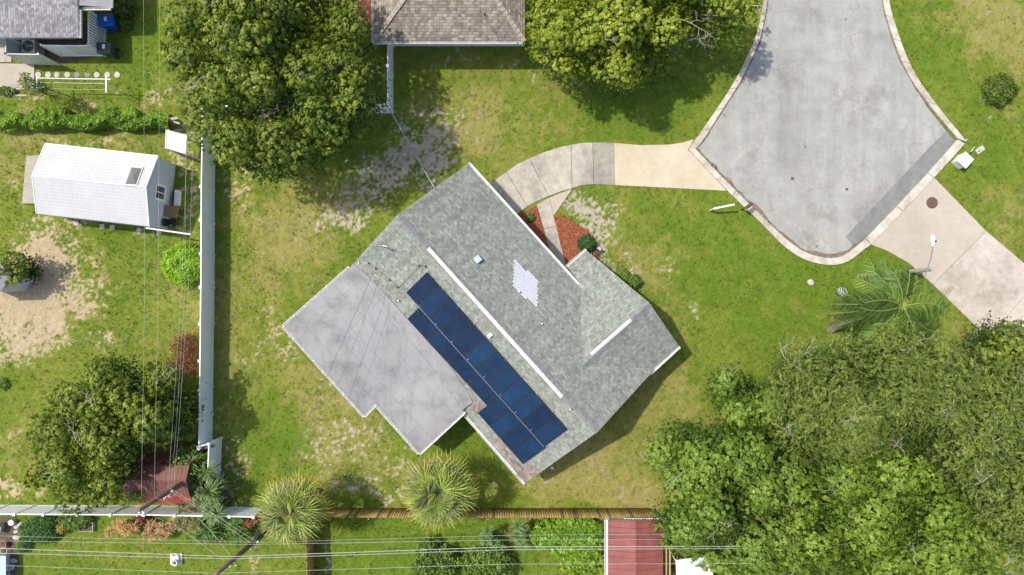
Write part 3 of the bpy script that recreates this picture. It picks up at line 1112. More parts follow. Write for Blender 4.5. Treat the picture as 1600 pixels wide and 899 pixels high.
def tree(name, label, cat, outline, ze, zt, trunk_px, leaf=.085, asp=.55, ncl=160, per=260, rad=(.45, .95), pal=GREEN_A, group=None,
         style='broad', gaps=0.12, twigs=8, trunk_r=.28, seed=0, under=.16, lobe=1.2, depth=1.5, Rm=None, bias=0.0, twig_len=1.0):
    rng = np.random.default_rng(seed + 100)
    random.seed(seed + 5)
    zm = (ze + zt) / 2
    kk = (CAM_H - zm) / FPX
    poly = outline
    xs = [p[0] for p in poly]; ys = [p[1] for p in poly]
    # cluster centres by dart throwing
    cx, cy = [], []
    area = abs(sum(poly[i][0] * poly[(i + 1) % len(poly)][1] - poly[(i + 1) % len(poly)][0] * poly[i][1] for i in range(len(poly)))) / 2
    mind = math.sqrt(area / ncl) * .72
    cand = np.stack([rng.uniform(min(xs), max(xs), 16000), rng.uniform(min(ys), max(ys), 16000)], 1)
    ins = inpoly(cand[:, 0], cand[:, 1], poly)
    ed = edgedist(cand[:, 0], cand[:, 1], poly)
    rpx = rad[0] / kk
    ok = ins & (ed > rpx * .55)
    cand = cand[ok]; ed = ed[ok]
    pts = np.zeros((0, 2)); eds = []
    for c, e in zip(cand, ed):
        if len(pts) == 0 or np.min(np.hypot(pts[:, 0] - c[0], pts[:, 1] - c[1])) > mind:
            pts = np.vstack([pts, c]); eds.append(e)
        if len(pts) >= ncl:
            break
    eds = np.array(eds) * kk
    R = Rm if Rm else max(eds) * .9
    q = np.clip(eds / R, 0, 1)
    nl = max(3, int(area * kk * kk / (lobe * lobe * 2.4)))
    lc = pts[rng.permutation(len(pts))[:nl]]
    ldm = np.hypot(pts[:, None, 0] - lc[None, :, 0], pts[:, None, 1] - lc[None, :, 1]) * kk
    li = np.argmin(ldm, axis=1)
    ld = ldm[np.arange(len(pts)), li] / lobe
    lv = np.stack([(pts[:, 0] - lc[li, 0]) * kk / lobe, -(pts[:, 1] - lc[li, 1]) * kk / lobe, np.full(len(pts), .55)], 1)
    cz = ze + (zt - ze) * np.sqrt(np.clip(1 - (1 - q) ** 2, 0, 1)) + rng.normal(0, .22, len(q)) + depth * (.35 - np.clip(ld, 0, 1.35) ** 2)
    cz = np.maximum(cz, ze * .75)
    cr = rng.uniform(rad[0], rad[1], len(q))
    cr = np.minimum(cr, np.maximum(rad[0] * .8, eds * 1.25))
    k = (CAM_H - cz) / FPX
    X = (pts[:, 0] - NX) * k; Y = -(pts[:, 1] - NY) * k
    cen = np.stack([X, Y, cz], 1)
    base = P(*trunk_px, 0)
    t = thing(name, label, cat, base, group)
    packs = []
    ct = rng.beta(2.2, 2.2, len(cen))
    for j in range(len(cen)):
        if ld[j] > 1.0 and rng.random() < .6:
            n = int(per * .15)
        elif rng.random() < gaps * .4:
            n = int(per * .25)
        else:
            n = int(per * (cr[j] / rad[1]) ** 1.6 * 1.1)
        if style == 'broad':
            m_ = max(3, n // 11)
            dt = rng.normal(size=(m_, 3)); dt /= np.linalg.norm(dt, axis=1, keepdims=True)
            dt[:, 2] = np.abs(dt[:, 2]) * .95 - .15
            lump = 1 + .18 * np.sin(dt[:, 0] * 5 + j) * np.cos(dt[:, 1] * 5 + 2 * j)
            rt = cr[j] * lump * (1 - np.abs(rng.normal(0, .14, m_)))
            tc_ = cen[j] + dt * rt[:, None] * np.array([1, 1, .72])
            tf = rng.random(m_)
            ti = rng.integers(0, m_, n)
            e = rng.normal(size=(n, 3)) + dt[ti] * .9 + np.array([0, 0, .35])
            e /= np.linalg.norm(e, axis=1, keepdims=True)
            pos = tc_[ti] + e * (leaf * rng.uniform(.7, 1.7, (n, 1)))
            d = dt[ti]; rr = rt[ti]; ed_ = e
        else:
            m_ = max(3, n // 16)
            dt = rng.normal(size=(m_, 3)); dt /= np.linalg.norm(dt, axis=1, keepdims=True)
            dt[:, 2] = np.abs(dt[:, 2]) * .95 - .15
            rt = cr[j] * (1 + .2 * np.sin(dt[:, 0] * 5 + j)) * (1 - np.abs(rng.normal(0, .16, m_)))
            tc_ = cen[j] + dt * rt[:, None] * np.array([1, 1, .72])
            tf = rng.random(m_)
            ti = rng.integers(0, m_, n)
            d = dt[ti]; rr = rt[ti]
            sp_ = dt + rng.normal(0, .45, (m_, 3)) + np.array([0, 0, .15])
            sp_ /= np.linalg.norm(sp_, axis=1, keepdims=True)
            ed_ = sp_[ti] + rng.normal(0, .42, (n, 3))
            ed_ /= np.linalg.norm(ed_, axis=1, keepdims=True)
            along = rng.uniform(0, .42, (n, 1))
            pos = tc_[ti] + sp_[ti] * along + ed_ * (leaf * .8)
        if style == 'broad':
            N = d * .65 + ed_ * .45 + lv[j] * .75 + rng.normal(0, .22, (n, 3))
            ll = leaf * rng.uniform(.6, 1.35, n)
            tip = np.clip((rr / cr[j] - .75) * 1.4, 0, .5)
            tt = ct[j] * .30 + tf[ti] * .32 + rng.random(n) * .14 + tip * 1.1 + bias + .12 * (1 - min(1, ld[j]))  # last term: paler leaves on lobe tops, a sunlit look put into the colour
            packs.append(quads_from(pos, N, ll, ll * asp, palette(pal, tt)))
        else:
            T = ed_
            N = np.cross(T, rng.normal(size=(n, 3)))
            N[:, 2] = np.abs(N[:, 2])
            N = N / np.linalg.norm(N, axis=1, keepdims=True) + SUNV * .25 + d * .45 + lv[j] * .7
            ll = leaf * rng.uniform(.6, 1.3, n)
            tt = ct[j] * .30 + tf[ti] * .30 + rng.random(n) * .25 + along[:, 0] * .5 + bias + .12 * (1 - ld[j])  # lobe tops paler, valleys darker: sun and shade mixed into the leaf colour
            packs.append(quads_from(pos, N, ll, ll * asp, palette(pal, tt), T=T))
    # inner foliage, one layer below the surface
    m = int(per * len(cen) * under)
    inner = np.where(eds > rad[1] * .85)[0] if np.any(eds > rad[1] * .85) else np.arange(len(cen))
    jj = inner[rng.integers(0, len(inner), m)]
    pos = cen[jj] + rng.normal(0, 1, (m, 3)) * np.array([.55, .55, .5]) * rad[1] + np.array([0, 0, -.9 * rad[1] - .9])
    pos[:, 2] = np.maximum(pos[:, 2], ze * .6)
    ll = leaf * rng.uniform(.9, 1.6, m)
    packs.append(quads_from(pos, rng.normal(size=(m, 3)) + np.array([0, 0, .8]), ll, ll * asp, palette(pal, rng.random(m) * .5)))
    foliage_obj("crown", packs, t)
    # trunk and limbs
    mb = MB()
    fork = Vector((base.x * .6 + X.mean() * .4, base.y * .6 + Y.mean() * .4, ze * .45))
    mb.tube([base - Vector((0, 0, .2)), base + Vector((0, 0, .4)), base.lerp(fork, .6), fork],
            [trunk_r * 1.5, trunk_r * 1.1, trunk_r, trunk_r * .85], 12)
    mb.build("trunk", M['bark'], t, True)
    mb = MB()
    order = rng.permutation(len(cen))[:min(len(cen), 42)]
    for j in order:
        c = Vector(cen[j]) - Vector((0, 0, cr[j] * .3))
        mid = fork.lerp(c, .5) + Vector((rng.normal(0, .35), rng.normal(0, .35), rng.uniform(-.2, .5)))
        mb.tube([fork, fork.lerp(mid, .5) + Vector((rng.normal(0, .12), rng.normal(0, .12), 0)), mid, c],
                [trunk_r * .45, trunk_r * .3, trunk_r * .2, .03], 6, cap=False)
    mb.build("limbs", M['bark'], t, True)
    for j in rng.permutation(len(cen))[:twigs]:
        mb = MB()
        c = Vector(cen[j]) + Vector((0, 0, cr[j] * .35))
        a0 = rng.uniform(0, 6.28)
        L0 = rng.uniform(.5, 1.2) * twig_len

        def grow(p, a, L_, r, lvl):
            kink = a + rng.normal(0, .35)
            p1 = p + Vector((math.cos(a) * L_ * .5, math.sin(a) * L_ * .5, rng.uniform(0, .25) * L_))
            p2 = p1 + Vector((math.cos(kink) * L_ * .5, math.sin(kink) * L_ * .5, rng.uniform(-.1, .2) * L_))
            mb.tube([p, p1, p2], [r, r * .75, r * .45], 5, cap=False)
            if lvl < 3:
                for z_ in range(int(rng.integers(2, 4))):
                    grow(p1 if z_ == 0 else p2, a + rng.normal(0, .75), L_ * rng.uniform(.45, .75), r * .55, lvl + 1)
        grow(c, a0, L0, .026, 0)
        mb.build("bare_branch", M['twig'], t)
    return t


def bush(name, label, cat, px, py, r, h, leaf=.05, n=4200, pal=GREEN_B, group=None, asp=.55, rough_=.12, z0=0.0, sx=1., sy=1., lobes=0):
    """shrub: a dome of leaves over stems; r and h in metres"""
    c = P(px, py, 0)
    t = thing(name, label, cat, c, group)
    packs = []
    cen = [(0, 0, 0, 1)] if not lobes else [(random.uniform(-.6, .6), random.uniform(-.6, .6), random.uniform(-.15, .1), random.uniform(.4, .62)) for _ in range(lobes)]
    for (ox, oy, oz, s) in cen:
        m = int(n / len(cen))
        d = RNG.normal(size=(m, 3)); d /= np.linalg.norm(d, axis=1, keepdims=True)
        d[:, 2] = np.abs(d[:, 2])
        lump = 1 + rough_ * np.sin(d[:, 0] * 7 + d[:, 2] * 4) * np.cos(d[:, 1] * 7) + RNG.normal(0, rough_ * .5, m)
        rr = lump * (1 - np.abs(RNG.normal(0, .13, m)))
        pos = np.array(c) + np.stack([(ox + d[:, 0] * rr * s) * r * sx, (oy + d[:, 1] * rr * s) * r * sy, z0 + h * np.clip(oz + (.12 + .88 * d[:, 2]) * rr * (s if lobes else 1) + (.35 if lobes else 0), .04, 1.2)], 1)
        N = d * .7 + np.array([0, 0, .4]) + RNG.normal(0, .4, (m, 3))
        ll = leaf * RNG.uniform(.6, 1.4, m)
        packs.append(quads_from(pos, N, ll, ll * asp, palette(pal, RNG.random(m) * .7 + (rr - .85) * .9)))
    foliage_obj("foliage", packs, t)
    mb = MB()
    for k in range(6):
        a = k * 1.05
        mb.tube([c + Vector((math.cos(a) * .04, math.sin(a) * .04, -.05)), c + Vector((math.cos(a) * r * .3, math.sin(a) * r * .3, z0 + h * .4)),
                 c + Vector((math.cos(a) * r * .55, math.sin(a) * r * .55, z0 + h * .7))], [.03, .02, .008], 5)
    mb.build("stems", M['bark'], t)
    return t


def strips(packs, base, dirs, length, width, droop, col, seg=4, tipcol=None, var=.12):
    """long arching leaves as quad strips; base (3,), dirs (n,3) unit"""
    n = len(dirs)
    V = np.zeros((n, seg + 1, 2, 3)); Cc = np.zeros((n, seg + 1, 2, 3))
    L = length * RNG.uniform(.8, 1.15, n)
    side = np.cross(dirs, np.array([0, 0, 1.])) + 1e-6
    side /= np.linalg.norm(side, axis=1, keepdims=True)
    vr = np.clip(1 + RNG.normal(0, var, (n, 1)), .35, 2)
    for s in range(seg + 1):
        u = s / seg
        p = base + dirs * (L * u)[:, None]
        p[:, 2] -= droop * L * u * u
        w_ = width * (math.sin(math.pi * min(.97, .12 + .88 * u)) if u < 1 else .05)
        V[:, s, 0] = p - side * w_; V[:, s, 1] = p + side * w_
        c = np.array(col)[None] * vr
        if tipcol is not None:
            f = sstep(.55, 1, np.array([u]))[0]
            c = c * (1 - f) + np.array(tipcol)[None] * f * (.5 + .5 * vr)
        Cc[:, s, 0] = c; Cc[:, s, 1] = c
    V = V.reshape(-1, 3)
    idx = np.arange(n * (seg + 1) * 2).reshape(n, seg + 1, 2)
    F = np.stack([idx[:, :-1, 0], idx[:, :-1, 1], idx[:, 1:, 1], idx[:, 1:, 0]], -1).reshape(-1, 4)
    packs.append((V, F, np.clip(Cc.reshape(-1, 3), .004, 1)))


def rosette_plant(name, label, cat, spots, group=None):
    """spots: px, py, z, radius, colour, tip colour, n"""
    c0 = P(spots[0][0], spots[0][1], spots[0][2]); c0.z = 0
    t = thing(name, label, cat, c0, group)
    packs = []; st = MB()
    for (px, py, z, r, col, tip, n) in spots:
        c = P(px, py, z)
        a = RNG.uniform(0, 2 * np.pi, n); e = RNG.uniform(.1, 1.1, n)
        d = np.stack([np.cos(a) * np.cos(e), np.sin(a) * np.cos(e), np.sin(e)], 1)
        strips(packs, np.array(c), d, r * 1.25, .022 + r * .022, .35, col, 4, tip)
        g = Vector((c0.x * .5 + c.x * .5, c0.y * .5 + c.y * .5, -.05))
        st.tube([g, g.lerp(c, .5) + Vector((.03, .02, 0)), c], [.05, .04, .03], 6)
    foliage_obj("leaves", packs, t)
    st.build("stem", M['bark'], t)
    return t


def fan_palm(label, px, py, z, R, seed):
    rng = np.random.default_rng(seed)
    c = P(px, py, z)
    base = Vector((c.x + .1, c.y - .1, 0))
    t = thing("fan_palm", label, "palm tree", base, "fan palms along the back fence")
    mb = MB()
    zz = [i / 14 * (z - .3) for i in range(15)]
    mb.tube([Vector((base.x - .1 * math.sin(h_ / z * 1.5), base.y + .1 * h_ / z, h_)) for h_ in zz], [.19 + .02 * (i % 2) for i in range(15)], 12)
    mb.build("trunk", M['palm_bark'], t)
    packs = []; stem = MB()
    nf = 34
    for i in range(nf):
        a = i * 2.39996 + rng.normal(0, .15)
        e = 1.25 - 1.65 * (i / nf) + rng.normal(0, .08)          # steep young fronds to hanging old ones
        dr = Vector((math.cos(a) * math.cos(e), math.sin(a) * math.cos(e), math.sin(e)))
        pl = R * rng.uniform(.42, .56)
        hub = c + dr * pl + Vector((0, 0, -.10 * (i / nf)))
        stem.tube([c, c.lerp(hub, .5) + Vector((0, 0, .05)), hub], [.022, .018, .012], 5, cap=False)
        out = Vector((dr.x, dr.y, dr.z * .6 - .1)).normalized()
        side = out.cross(Vector((0, 0, 1))).normalized()
        up = side.cross(out)
        nb = 15
        ds = []
        for k in range(nb):
            u = (k / (nb - 1) - .5) * 2.9
            d = out * math.cos(u) + side * math.sin(u) + up * (.20 * abs(math.sin(u)) + rng.normal(0, .05))
            ds.append(d.normalized())
        old = i / nf
        col = (np.array((.16, .225, .042)) * (1 - old) + np.array((.26, .28, .05)) * old) * rng.uniform(.75, 1.35)
        if rng.random() < .25:
            col = np.array((.19, .225, .075))
        tip = np.array((.33, .37, .08)) if old < .55 else np.array((.56, .44, .05))
        if rng.random() < .12 and old > .5:
            col = np.array((.20, .15, .07)); tip = np.array((.30, .21, .10))
        bl = R * rng.uniform(.46, .56)
        Ls = np.array([max(.45, math.cos(((k / (nb - 1)) - .5) * 2.1)) for k in range(nb)])
        strips(packs, np.array(hub), np.array(ds), bl, .036, .22 + .2 * old, col, 4, tip, .38)
    foliage_obj("fronds", packs, t)
    stem.build("frond_stalks", simple('palm_stalk', (.16, .19, .05), .2), t)
    return t


def feather_palm():
    rng = np.random.default_rng(5)
    zc = 5.0
    c = P(1408, 478, zc)
    b = P(1297, 516, 0)
    t = thing("feather_palm", "tall feather leaved palm leaning over the lawn beside the right driveway", "palm tree", b)
    mb = MB()
    pts = []
    for i in range(16):
        u = i / 15
        p = b.lerp(c, u)
        p.x = b.x + (c.x - b.x) * (u ** 1.15); p.y = b.y + (c.y - b.y) * (u ** .9)
        pts.append(p)
    mb.tube(pts, [.24 - .07 * (i / 15) + .015 * (i % 2) for i in range(16)], 12)
    mb.build("trunk", M['palm_bark'], t)
    packs = []; ra = MB()
    fr = [(150, 3.4, .35), (172, 4.2, .25), (188, 4.4, .2), (205, 3.6, .0), (128, 2.9, .5), (108, 2.6, .7), (84, 2.5, .5), (60, 2.4, .35), (30, 2.6, .2), (2, 4.0, .15),
          (-20, 3.0, .1), (-35, 2.9, .0), (-60, 2.4, .2), (225, 3.3, -.1), (260, 2.2, .1), (140, 2.2, .9), (20, 2.0, 1.0), (-80, 2.0, .8), (195, 3.0, .6), (165, 3.0, .8), (180, 3.9, .1), (160, 3.8, .05), (140, 3.4, .2), (-10, 3.2, .3), (10, 3.0, .5), (-50, 2.8, .3), (118, 3.0, .2)]
    for k, (deg, L, el) in enumerate(fr):
        a = math.radians(deg + rng.normal(0, 4))
        n = 30
        rp = []
        brown = (k == 9)
        for i in range(n + 1):
            u = i / n
            r = L * u * math.cos(el * .6) * (1 - .12 * u)
            zz = math.sin(el) * L * u * .8 - (.9 + .35 * max(0, el)) * u * u * L * .35 + .15
            curl = .35 * math.sin(k * 3.1) * u * u
            rp.append(c + Vector((math.cos(a + curl) * r, math.sin(a + curl) * r, zz)))
        ra.tube(rp[::3] + [rp[-1]], [.03 * (1 - i / 14) + .006 for i in range(len(rp[::3]) + 1)], 5, cap=False)
        col = np.array((.075, .135, .020)) * rng.uniform(.6, 1.8) if not brown else np.array((.22, .17, .08))
        if k in (0, 7, 16):
            col = np.array((.14, .20, .03))
        for i in range(3, n):
            p = rp[i]; f = (rp[min(i + 1, n)] - rp[i - 1]).normalized()
            s = f.cross(Vector((0, 0, 1))).normalized()
            u = i / n
            ll = .62 * math.sin(math.pi * (.12 + .82 * u)) + .08
            ds = [(s * sg + f * .75 + Vector((0, 0, rng.uniform(-.35, .35)))).normalized() for sg in (-1, 1)]
            strips(packs, np.array(p), np.array([list(q) for q in ds]), ll * (.75 if brown else 1.15), .030 if not brown else .014, .45, col, 3, col * 1.7, .35)
    foliage_obj("fronds", packs, t)
    ra.build("frond_ribs", simple('frond_rib', (.22, .27, .05), .2), t)
    return t


# ------------------------------------------------------------------ main house
ZE, ZR = 2.7, 5.0
A = P(731.3, 255.8, ZE); B = P(1022, 578, ZE); Cc = P(820.3, 755.2, ZE)
R1 = P(620.2, 336.4, ZR); R2 = P(934, 675, ZR)
plNE = plane3(R1, R2, (A + B) / 2)
plSW = plane3(R1, R2, Cc)
A.z = zon(plNE, A.x, A.y); B.z = zon(plNE, B.x, B.y)
D = PP(536.7, 428.8, plSW)
RD = (R2 - R1).normalized()
# wing
zw = 4.1
V1 = P(1014.5, 473.4, zw)
V0 = P(906, 576, zw)
wd = (V1 - V0).normalized()
V0b = V0 - wd * 2.0
zNW, zSE = 2.05, 2.72
W1 = P(916.5, 391.5, zNW); W0 = P(883.3, 420, zNW) - (P(916.5, 391.5, zNW) - P(883.3, 420, zNW)).normalized() * 5.0
S1 = P(1061, 541, zSE); S0 = P(1014.5, 583.5, zSE) - (P(1061, 541, zSE) - P(1014.5, 583.5, zSE)).normalized() * 2.6

house = thing("house", "single storey house with grey green shingle roof, blue solar panels and grey flat porch roof", "house", (0, 0, 0))
roof = MB()
roof.slab([A, B, R2, R1], RD)
roof.slab([Cc, D, R1, R2], RD)
roof.slab([W1, V1, V0b, W0], wd)
roof.slab([V1, S1, S0, V0b], wd)
roof_o = roof.build("roof", [M['shingle'], M['trim']], house)

# ridge caps
up = Vector((0, 0, 1))
for (a, b) in ((R1, R2), (V0 + wd * .1, V1)):
    rc = MB()
    d = (b - a).normalized(); s = d.cross(up).normalized()
    L = (b - a).length
    n = int(L / .3)
    for i in range(n):
        p = a + d * (L * (i + .5) / n)
        l = L / n * .96
        for sg in (-1, 1):
            e = (s * sg * 1.0 + Vector((0, 0, -.44))).normalized()
            c = p + e * .11 + Vector((0, 0, .03))
            rc.box(c, (l, .22, .018), axes=(d, e, d.cross(e)))
    rc.build("ridge_cap", M['cap'], roof_o)
# white ridge vents
for (pa, pb, z) in (((669, 388), (878.3, 620.8), ZR + .08), ((923.5, 554.5), (986, 500), zw + .08)):
    rv = MB()
    a = P(*pa, z); b = P(*pb, z)
    d = (b - a).normalized(); s = d.cross(up).normalized()
    for sg in (-1, 1):
        e = (s * sg + Vector((0, 0, -.42))).normalized()
        c = (a + b) / 2 + e * .055 + Vector((0, 0, .01))
        rv.box(c, ((b - a).length, .11, .02), axes=(d, e, d.cross(e)))
    rv.tube([a + up * .01, b + up * .01], .02, 6)
    rv.build("ridge_vent", M['vent_w'], roof_o)

# patches of other shingles
mb = MB()
rows = [(803, 405, 803.5, 405.5), ]
dirS = RD
pa = PP(803.5, 404.5, plNE, .012)
u_ = RD
v_ = plNE[1] if plNE[1].z > 0 else -plNE[1]
dn = v_.cross(u_)
if dn.z > 0:
    dn = -dn       # down the slope
# corners measured in the roof plane
cs = [PP(*q, plNE, .012) for q in ((803.5, 405), (840, 438), (839, 482), (802, 447))]
org = cs[0]
loc = [((c - org).dot(u_), (c - org).dot(dn)) for c in cs]
vmin = min(v for _, v in loc); vmax = max(v for _, v in loc)
nrow = max(4, int((vmax - vmin) / .145))
for i in range(nrow):
    va = vmin + (vmax - vmin) * i / nrow; vb = vmin + (vmax - vmin) * (i + .93) / nrow
    vm = (va + vb) / 2
    us = []
    for k in range(4):
        (u0, v0), (u1, v1) = loc[k], loc[(k + 1) % 4]
        if (v0 - vm) * (v1 - vm) <= 0 and abs(v1 - v0) > 1e-6:
            us.append(u0 + (u1 - u0) * (vm - v0) / (v1 - v0))
    if len(us) >= 2:
        u0, u1 = min(us), max(us)
        u0 -= .03 * (i % 2); u1 += .05 * ((i + 1) % 2)
        q = [org + u_ * a_ + dn * b_ for a_, b_ in ((u0, va), (u1, va), (u1, vb), (u0, vb))]
        mb.slab(q, RD, .01)
mb.build("light_shingle_patch", [M['shingle_white'], M['white']], roof_o)
mb = MB()
cs = [PP(*q, plSW, .012) for q in ((806, 742), (820, 754), (846, 738), (829, 723))]
mb.slab(cs, RD, .01)
cs = [PP(*q, plSW, .012) for q in ((768, 685), (815, 746), (823, 738), (776, 678))]
mb.slab(cs, RD, .008)
cs = [PP(*q, plSW, .012) for q in ((735, 633), (746, 648), (757, 634), (737, 615))]
mb.slab(cs, RD, .008)
mb.build("worn_shingle_edge", [M['shingle_pink'], M['trim']], roof_o)


def gutter(a, b, parent, outward, mat=None, w_=.13, name="gutter"):
    a = Vector(a); b = Vector(b)
    d = (b - a).normalized(); o_ = Vector(outward).normalized()
    L = (b - a).length; m_ = (a + b) / 2
    g = MB()
    g.box(m_ + o_ * .012 - up * .07, (L, .012, .12), axes=(d, o_, up))
    g.box(m_ + o_ * (w_) - up * .06, (L, .022, .13), axes=(d, o_, up))
    g.box(m_ + o_ * (w_ / 2) - up * .13, (L, w_ - .02, .012), axes=(d, o_, up), mi=1)
    n = max(2, int(L / .8))
    for i in range(n + 1):
        p = a.lerp(b, (i + .02) / (n + .04))
        g.box(p + o_ * (w_ / 2) - up * .012, (.03, w_, .01), axes=(d, o_, up))
    for q in (a, b):
        g.box(q + o_ * (w_ / 2) - up * .07, (.012, w_, .12), axes=(d, o_, up))
    return g.build(name, [mat or M['white'], M['trim']], parent)


nout = -RD.cross(up).normalized()
if nout.y < 0:
    nout = -nout
gutter(A, PP(909, 452.5, plNE), roof_o, nout)
gutter(P(725, 645.6, ZE), Cc, roof_o, -nout)
gutter(S1, P(1014.5, 583.5, zSE), roof_o, RD)
gutter(W1, P(884.5, 419, zNW), roof_o, -RD)

# roof accessories
mb = MB()
q = PP(745, 407, plNE)
ax = (RD, dn, v_)
mb.box(q + v_ * .10, (.30, .30, .16), axes=ax)
mb.box(q + v_ * .20, (.36, .36, .04), axes=ax)
mb.build("roof_vent", simple('vent_metal', (.55, .62, .66), .1), roof_o)
for (px_, py_, pl, h) in ((811, 456, plNE, .25), (890, 638.5, plSW, .35), (847, 506, plNE, .12), (623, 470, plSW, .2), (561, 411, plSW, .15)):
    q = PP(px_, py_, pl)
    MB().tube([q - up * .05, q + up * h], .045, 10).build("vent_pipe", M['trim'], roof_o)
q = PP(765.5, 524, plSW)
mb = MB(); mb.box(q + up * .10, (.28, .2, .14), rz=.7)
mb.build("junction_box", M['plastic_w'], roof_o)
# conduit runs beside the panels
cd = MB()
L_ = [PP(*p, plSW, .07) for p in ((575.5, 412), (589, 421), (622, 449.5))]
cd.tube(L_, .012, 6)
L_ = [PP(*p, plSW, .07) for p in ((622, 449.5), (656, 415), (664, 416))]
cd.tube(L_, .012, 6)
for p in ((587, 420), (621, 449), (655, 415.5), (664.5, 416.5), (576, 411.5), (609, 438)):
    q = PP(*p, plSW, .06)
    cd.box(q, (.10, .10, .08), rz=.7, mi=1)
cd.build("conduit", [M['stone_dark'], M['black']], roof_o)
# service mast
q = PP(600, 386, plSW)
mast_top = q + up * 1.0
mb = MB()
mb.tube([q - up * .1, mast_top], .035, 8)
mb.lathe(mast_top, [(.03, -.05), (.07, -.02), (.07, .05), (.02, .10)], 10)
mb.tube([mast_top, mast_top + Vector((.35, -.06, .02)), mast_top + Vector((.62, -.22, -.12))], .02, 6)
mb.build("service_mast", M['metal'], roof_o)

# walls (under the eaves)
hw = MB()
nin = -nout


def off(p, along, across):
    return Vector((p.x, p.y, 0)) + RD.xy.to_3d().normalized() * along + nout * across


RDf = Vector((RD.x, RD.y, 0)).normalized()
foot = [off(A, .35, -.55), off(B, -.35, -.55), off(Cc, -.35, .55), off(D, .35, .55)]
hw.prism(foot, 0, ZE - .08)
# gable triangles
for (e1, r, e2) in ((foot[0], R1, foot[3]), (foot[1], R2, foot[2])):
    dd = RDf * (.35 if r is R1 else -.35)
    rr = Vector((r.x, r.y, 0)) + dd
    z1 = ZE + .12
    hw.add([(e1.x, e1.y, ZE - .1), (e2.x, e2.y, ZE - .1), (rr.x, rr.y, ZR - .2)], [(0, 1, 2)])
nw_ = wd.xy.to_3d().normalized()
wfoot = [Vector((W1.x, W1.y, 0)) - nw_ * .4 + RDf * .45, Vector((S1.x, S1.y, 0)) - nw_ * .4 - RDf * .45,
         Vector((S0.x, S0.y, 0)) - RDf * .45, Vector((W0.x, W0.y, 0)) + RDf * .45]
hw.prism(wfoot, 0, 1.98)
hw.add([(wfoot[0].x, wfoot[0].y, 1.9), (wfoot[1].x, wfoot[1].y, 2.6), (V1.x - nw_.x * .4, V1.y - nw_.y * .4, zw - .2), (wfoot[1].x, wfoot[1].y, 1.9)], [(0, 3, 1, 2)])
hw.build("wall", M['wall'], house)

def wall_item(name, p, q, f, w_, h_, z_, mat, trim=True):
    d_ = (q - p).normalized(); n_ = Vector((-d_.y, d_.x, 0))
    cc = (foot[0] + foot[2]) / 2
    if n_.dot(p - cc) < 0:
        n_ = -n_
    c_ = p.lerp(q, f) + n_ * .02 + up * z_
    m_ = MB()
    for s_ in (-1, 1):
        m_.box(c_ + d_ * (s_ * w_ / 2), (.08, .07, h_ + .08), axes=(d_, n_, up))
        m_.box(c_ + up * (s_ * h_ / 2), (w_ - .08, .07, .08), axes=(d_, n_, up))
    o_ = m_.build(name, M['white'], house)
    m_ = MB(); m_.box(c_, (w_ - .08, .04, h_ - .08), axes=(d_, n_, up))
    m_.build('panel' if 'door' in name else 'pane', mat, o_)


wall_item('garage_door', foot[0], foot[1], .13, 2.6, 2.1, 1.07, M['white'])
wall_item('front_door', foot[0], foot[1], .42, .95, 2.05, 1.04, M['wood_brown'])
wall_item('window', foot[1], foot[2], .3, 1.4, 1.1, 1.5, M['glass'])
wall_item('window', foot[1], foot[2], .7, 1.4, 1.1, 1.5, M['glass'])
wall_item('window', foot[2], foot[3], .12, 1.4, 1.1, 1.5, M['glass'])
wall_item('window', foot[3], foot[0], .6, 1.1, 1.0, 1.5, M['glass'])

# porch with membrane roof
zo = 2.45
plP = plane3(P(443, 510, zo), P(569, 650.5, zo), PP(626, 511, plSW, .05))
k0, k1, k2, k3, k4 = [PP(*q, plP) for q in ((443, 510), (569, 650.5), (586.5, 632), (654.6, 708.5), (725.5, 643.4))]
tops = [PP(*q, plSW, .05) for q in ((552.5, 412), (583, 439), (634, 496), (702, 571), (732, 615), (738.5, 629))]
t0, t1 = tops[0], tops[-1]
f0 = PP(560.5, 424, plSW, .05); f0.z = t0.z - .22
e0 = P(541, 424, zo + .22)   # where the slope breaks on the north-west edge
f1 = k4 + Vector((0, 0, .12))
ph = MB()


def face_uv(mb, pts, u, mi=0, flip=False):
    pts = [Vector(p) for p in pts]
    n = (pts[1] - pts[0]).cross(pts[2] - pts[0])
    if n.z < 0:
        pts = pts[::-1]
    u = Vector((u.x, u.y, 0)).normalized(); v = Vector((-u.y, u.x, 0))
    mb.add(pts, [list(range(len(pts)))], mi, [[(p.dot(u), p.dot(v)) for p in pts]])


fold0 = PP(569, 434, plSW, .05)
fold0.z = max(fold0.z, 2.82)
folds = [max((PP(*q, plSW, .045), PP(*q, plP, .0)), key=lambda v: v.z) for q in ((548, 416.5), (575, 444), (626, 511), (688, 592), (712, 624), (722.5, 641))]
F0, F1 = folds[0], folds[-1]
face_uv(ph, [k0, k1, k2, k3, k4] + folds[::-1], RDf)
for i in range(5):
    face_uv(ph, [folds[i], folds[i + 1], tops[i + 1], tops[i]], RDf)
# fascia and underside
ring = [k0, k1, k2, k3, k4, F1] + tops[::-1] + [F0]
for i in range(len(ring)):
    a, b = ring[i], ring[(i + 1) % len(ring)]
    ph.add([a, b, b - up * .2, a - up * .2], [(0, 1, 2, 3)], 1)
ph.add([p - up * .2 for p in ring], [list(range(len(ring)))], 1)
porch = ph.build("porch_roof", [M['membrane'], M['white']], house)
sr = RDf
gutter(k0, k1, porch, nin, w_=.1, name="roof_edge")
gutter(k1, k2, porch, RDf, w_=.1, name="roof_edge")
gutter(k2, k3, porch, nin, w_=.1, name="roof_edge")
gutter(k3, k4, porch, RDf, w_=.12, name="roof_edge")
gutter(F0 + (k0 - F0) * .02, k0, porch, -RDf, w_=.1, name="roof_edge")
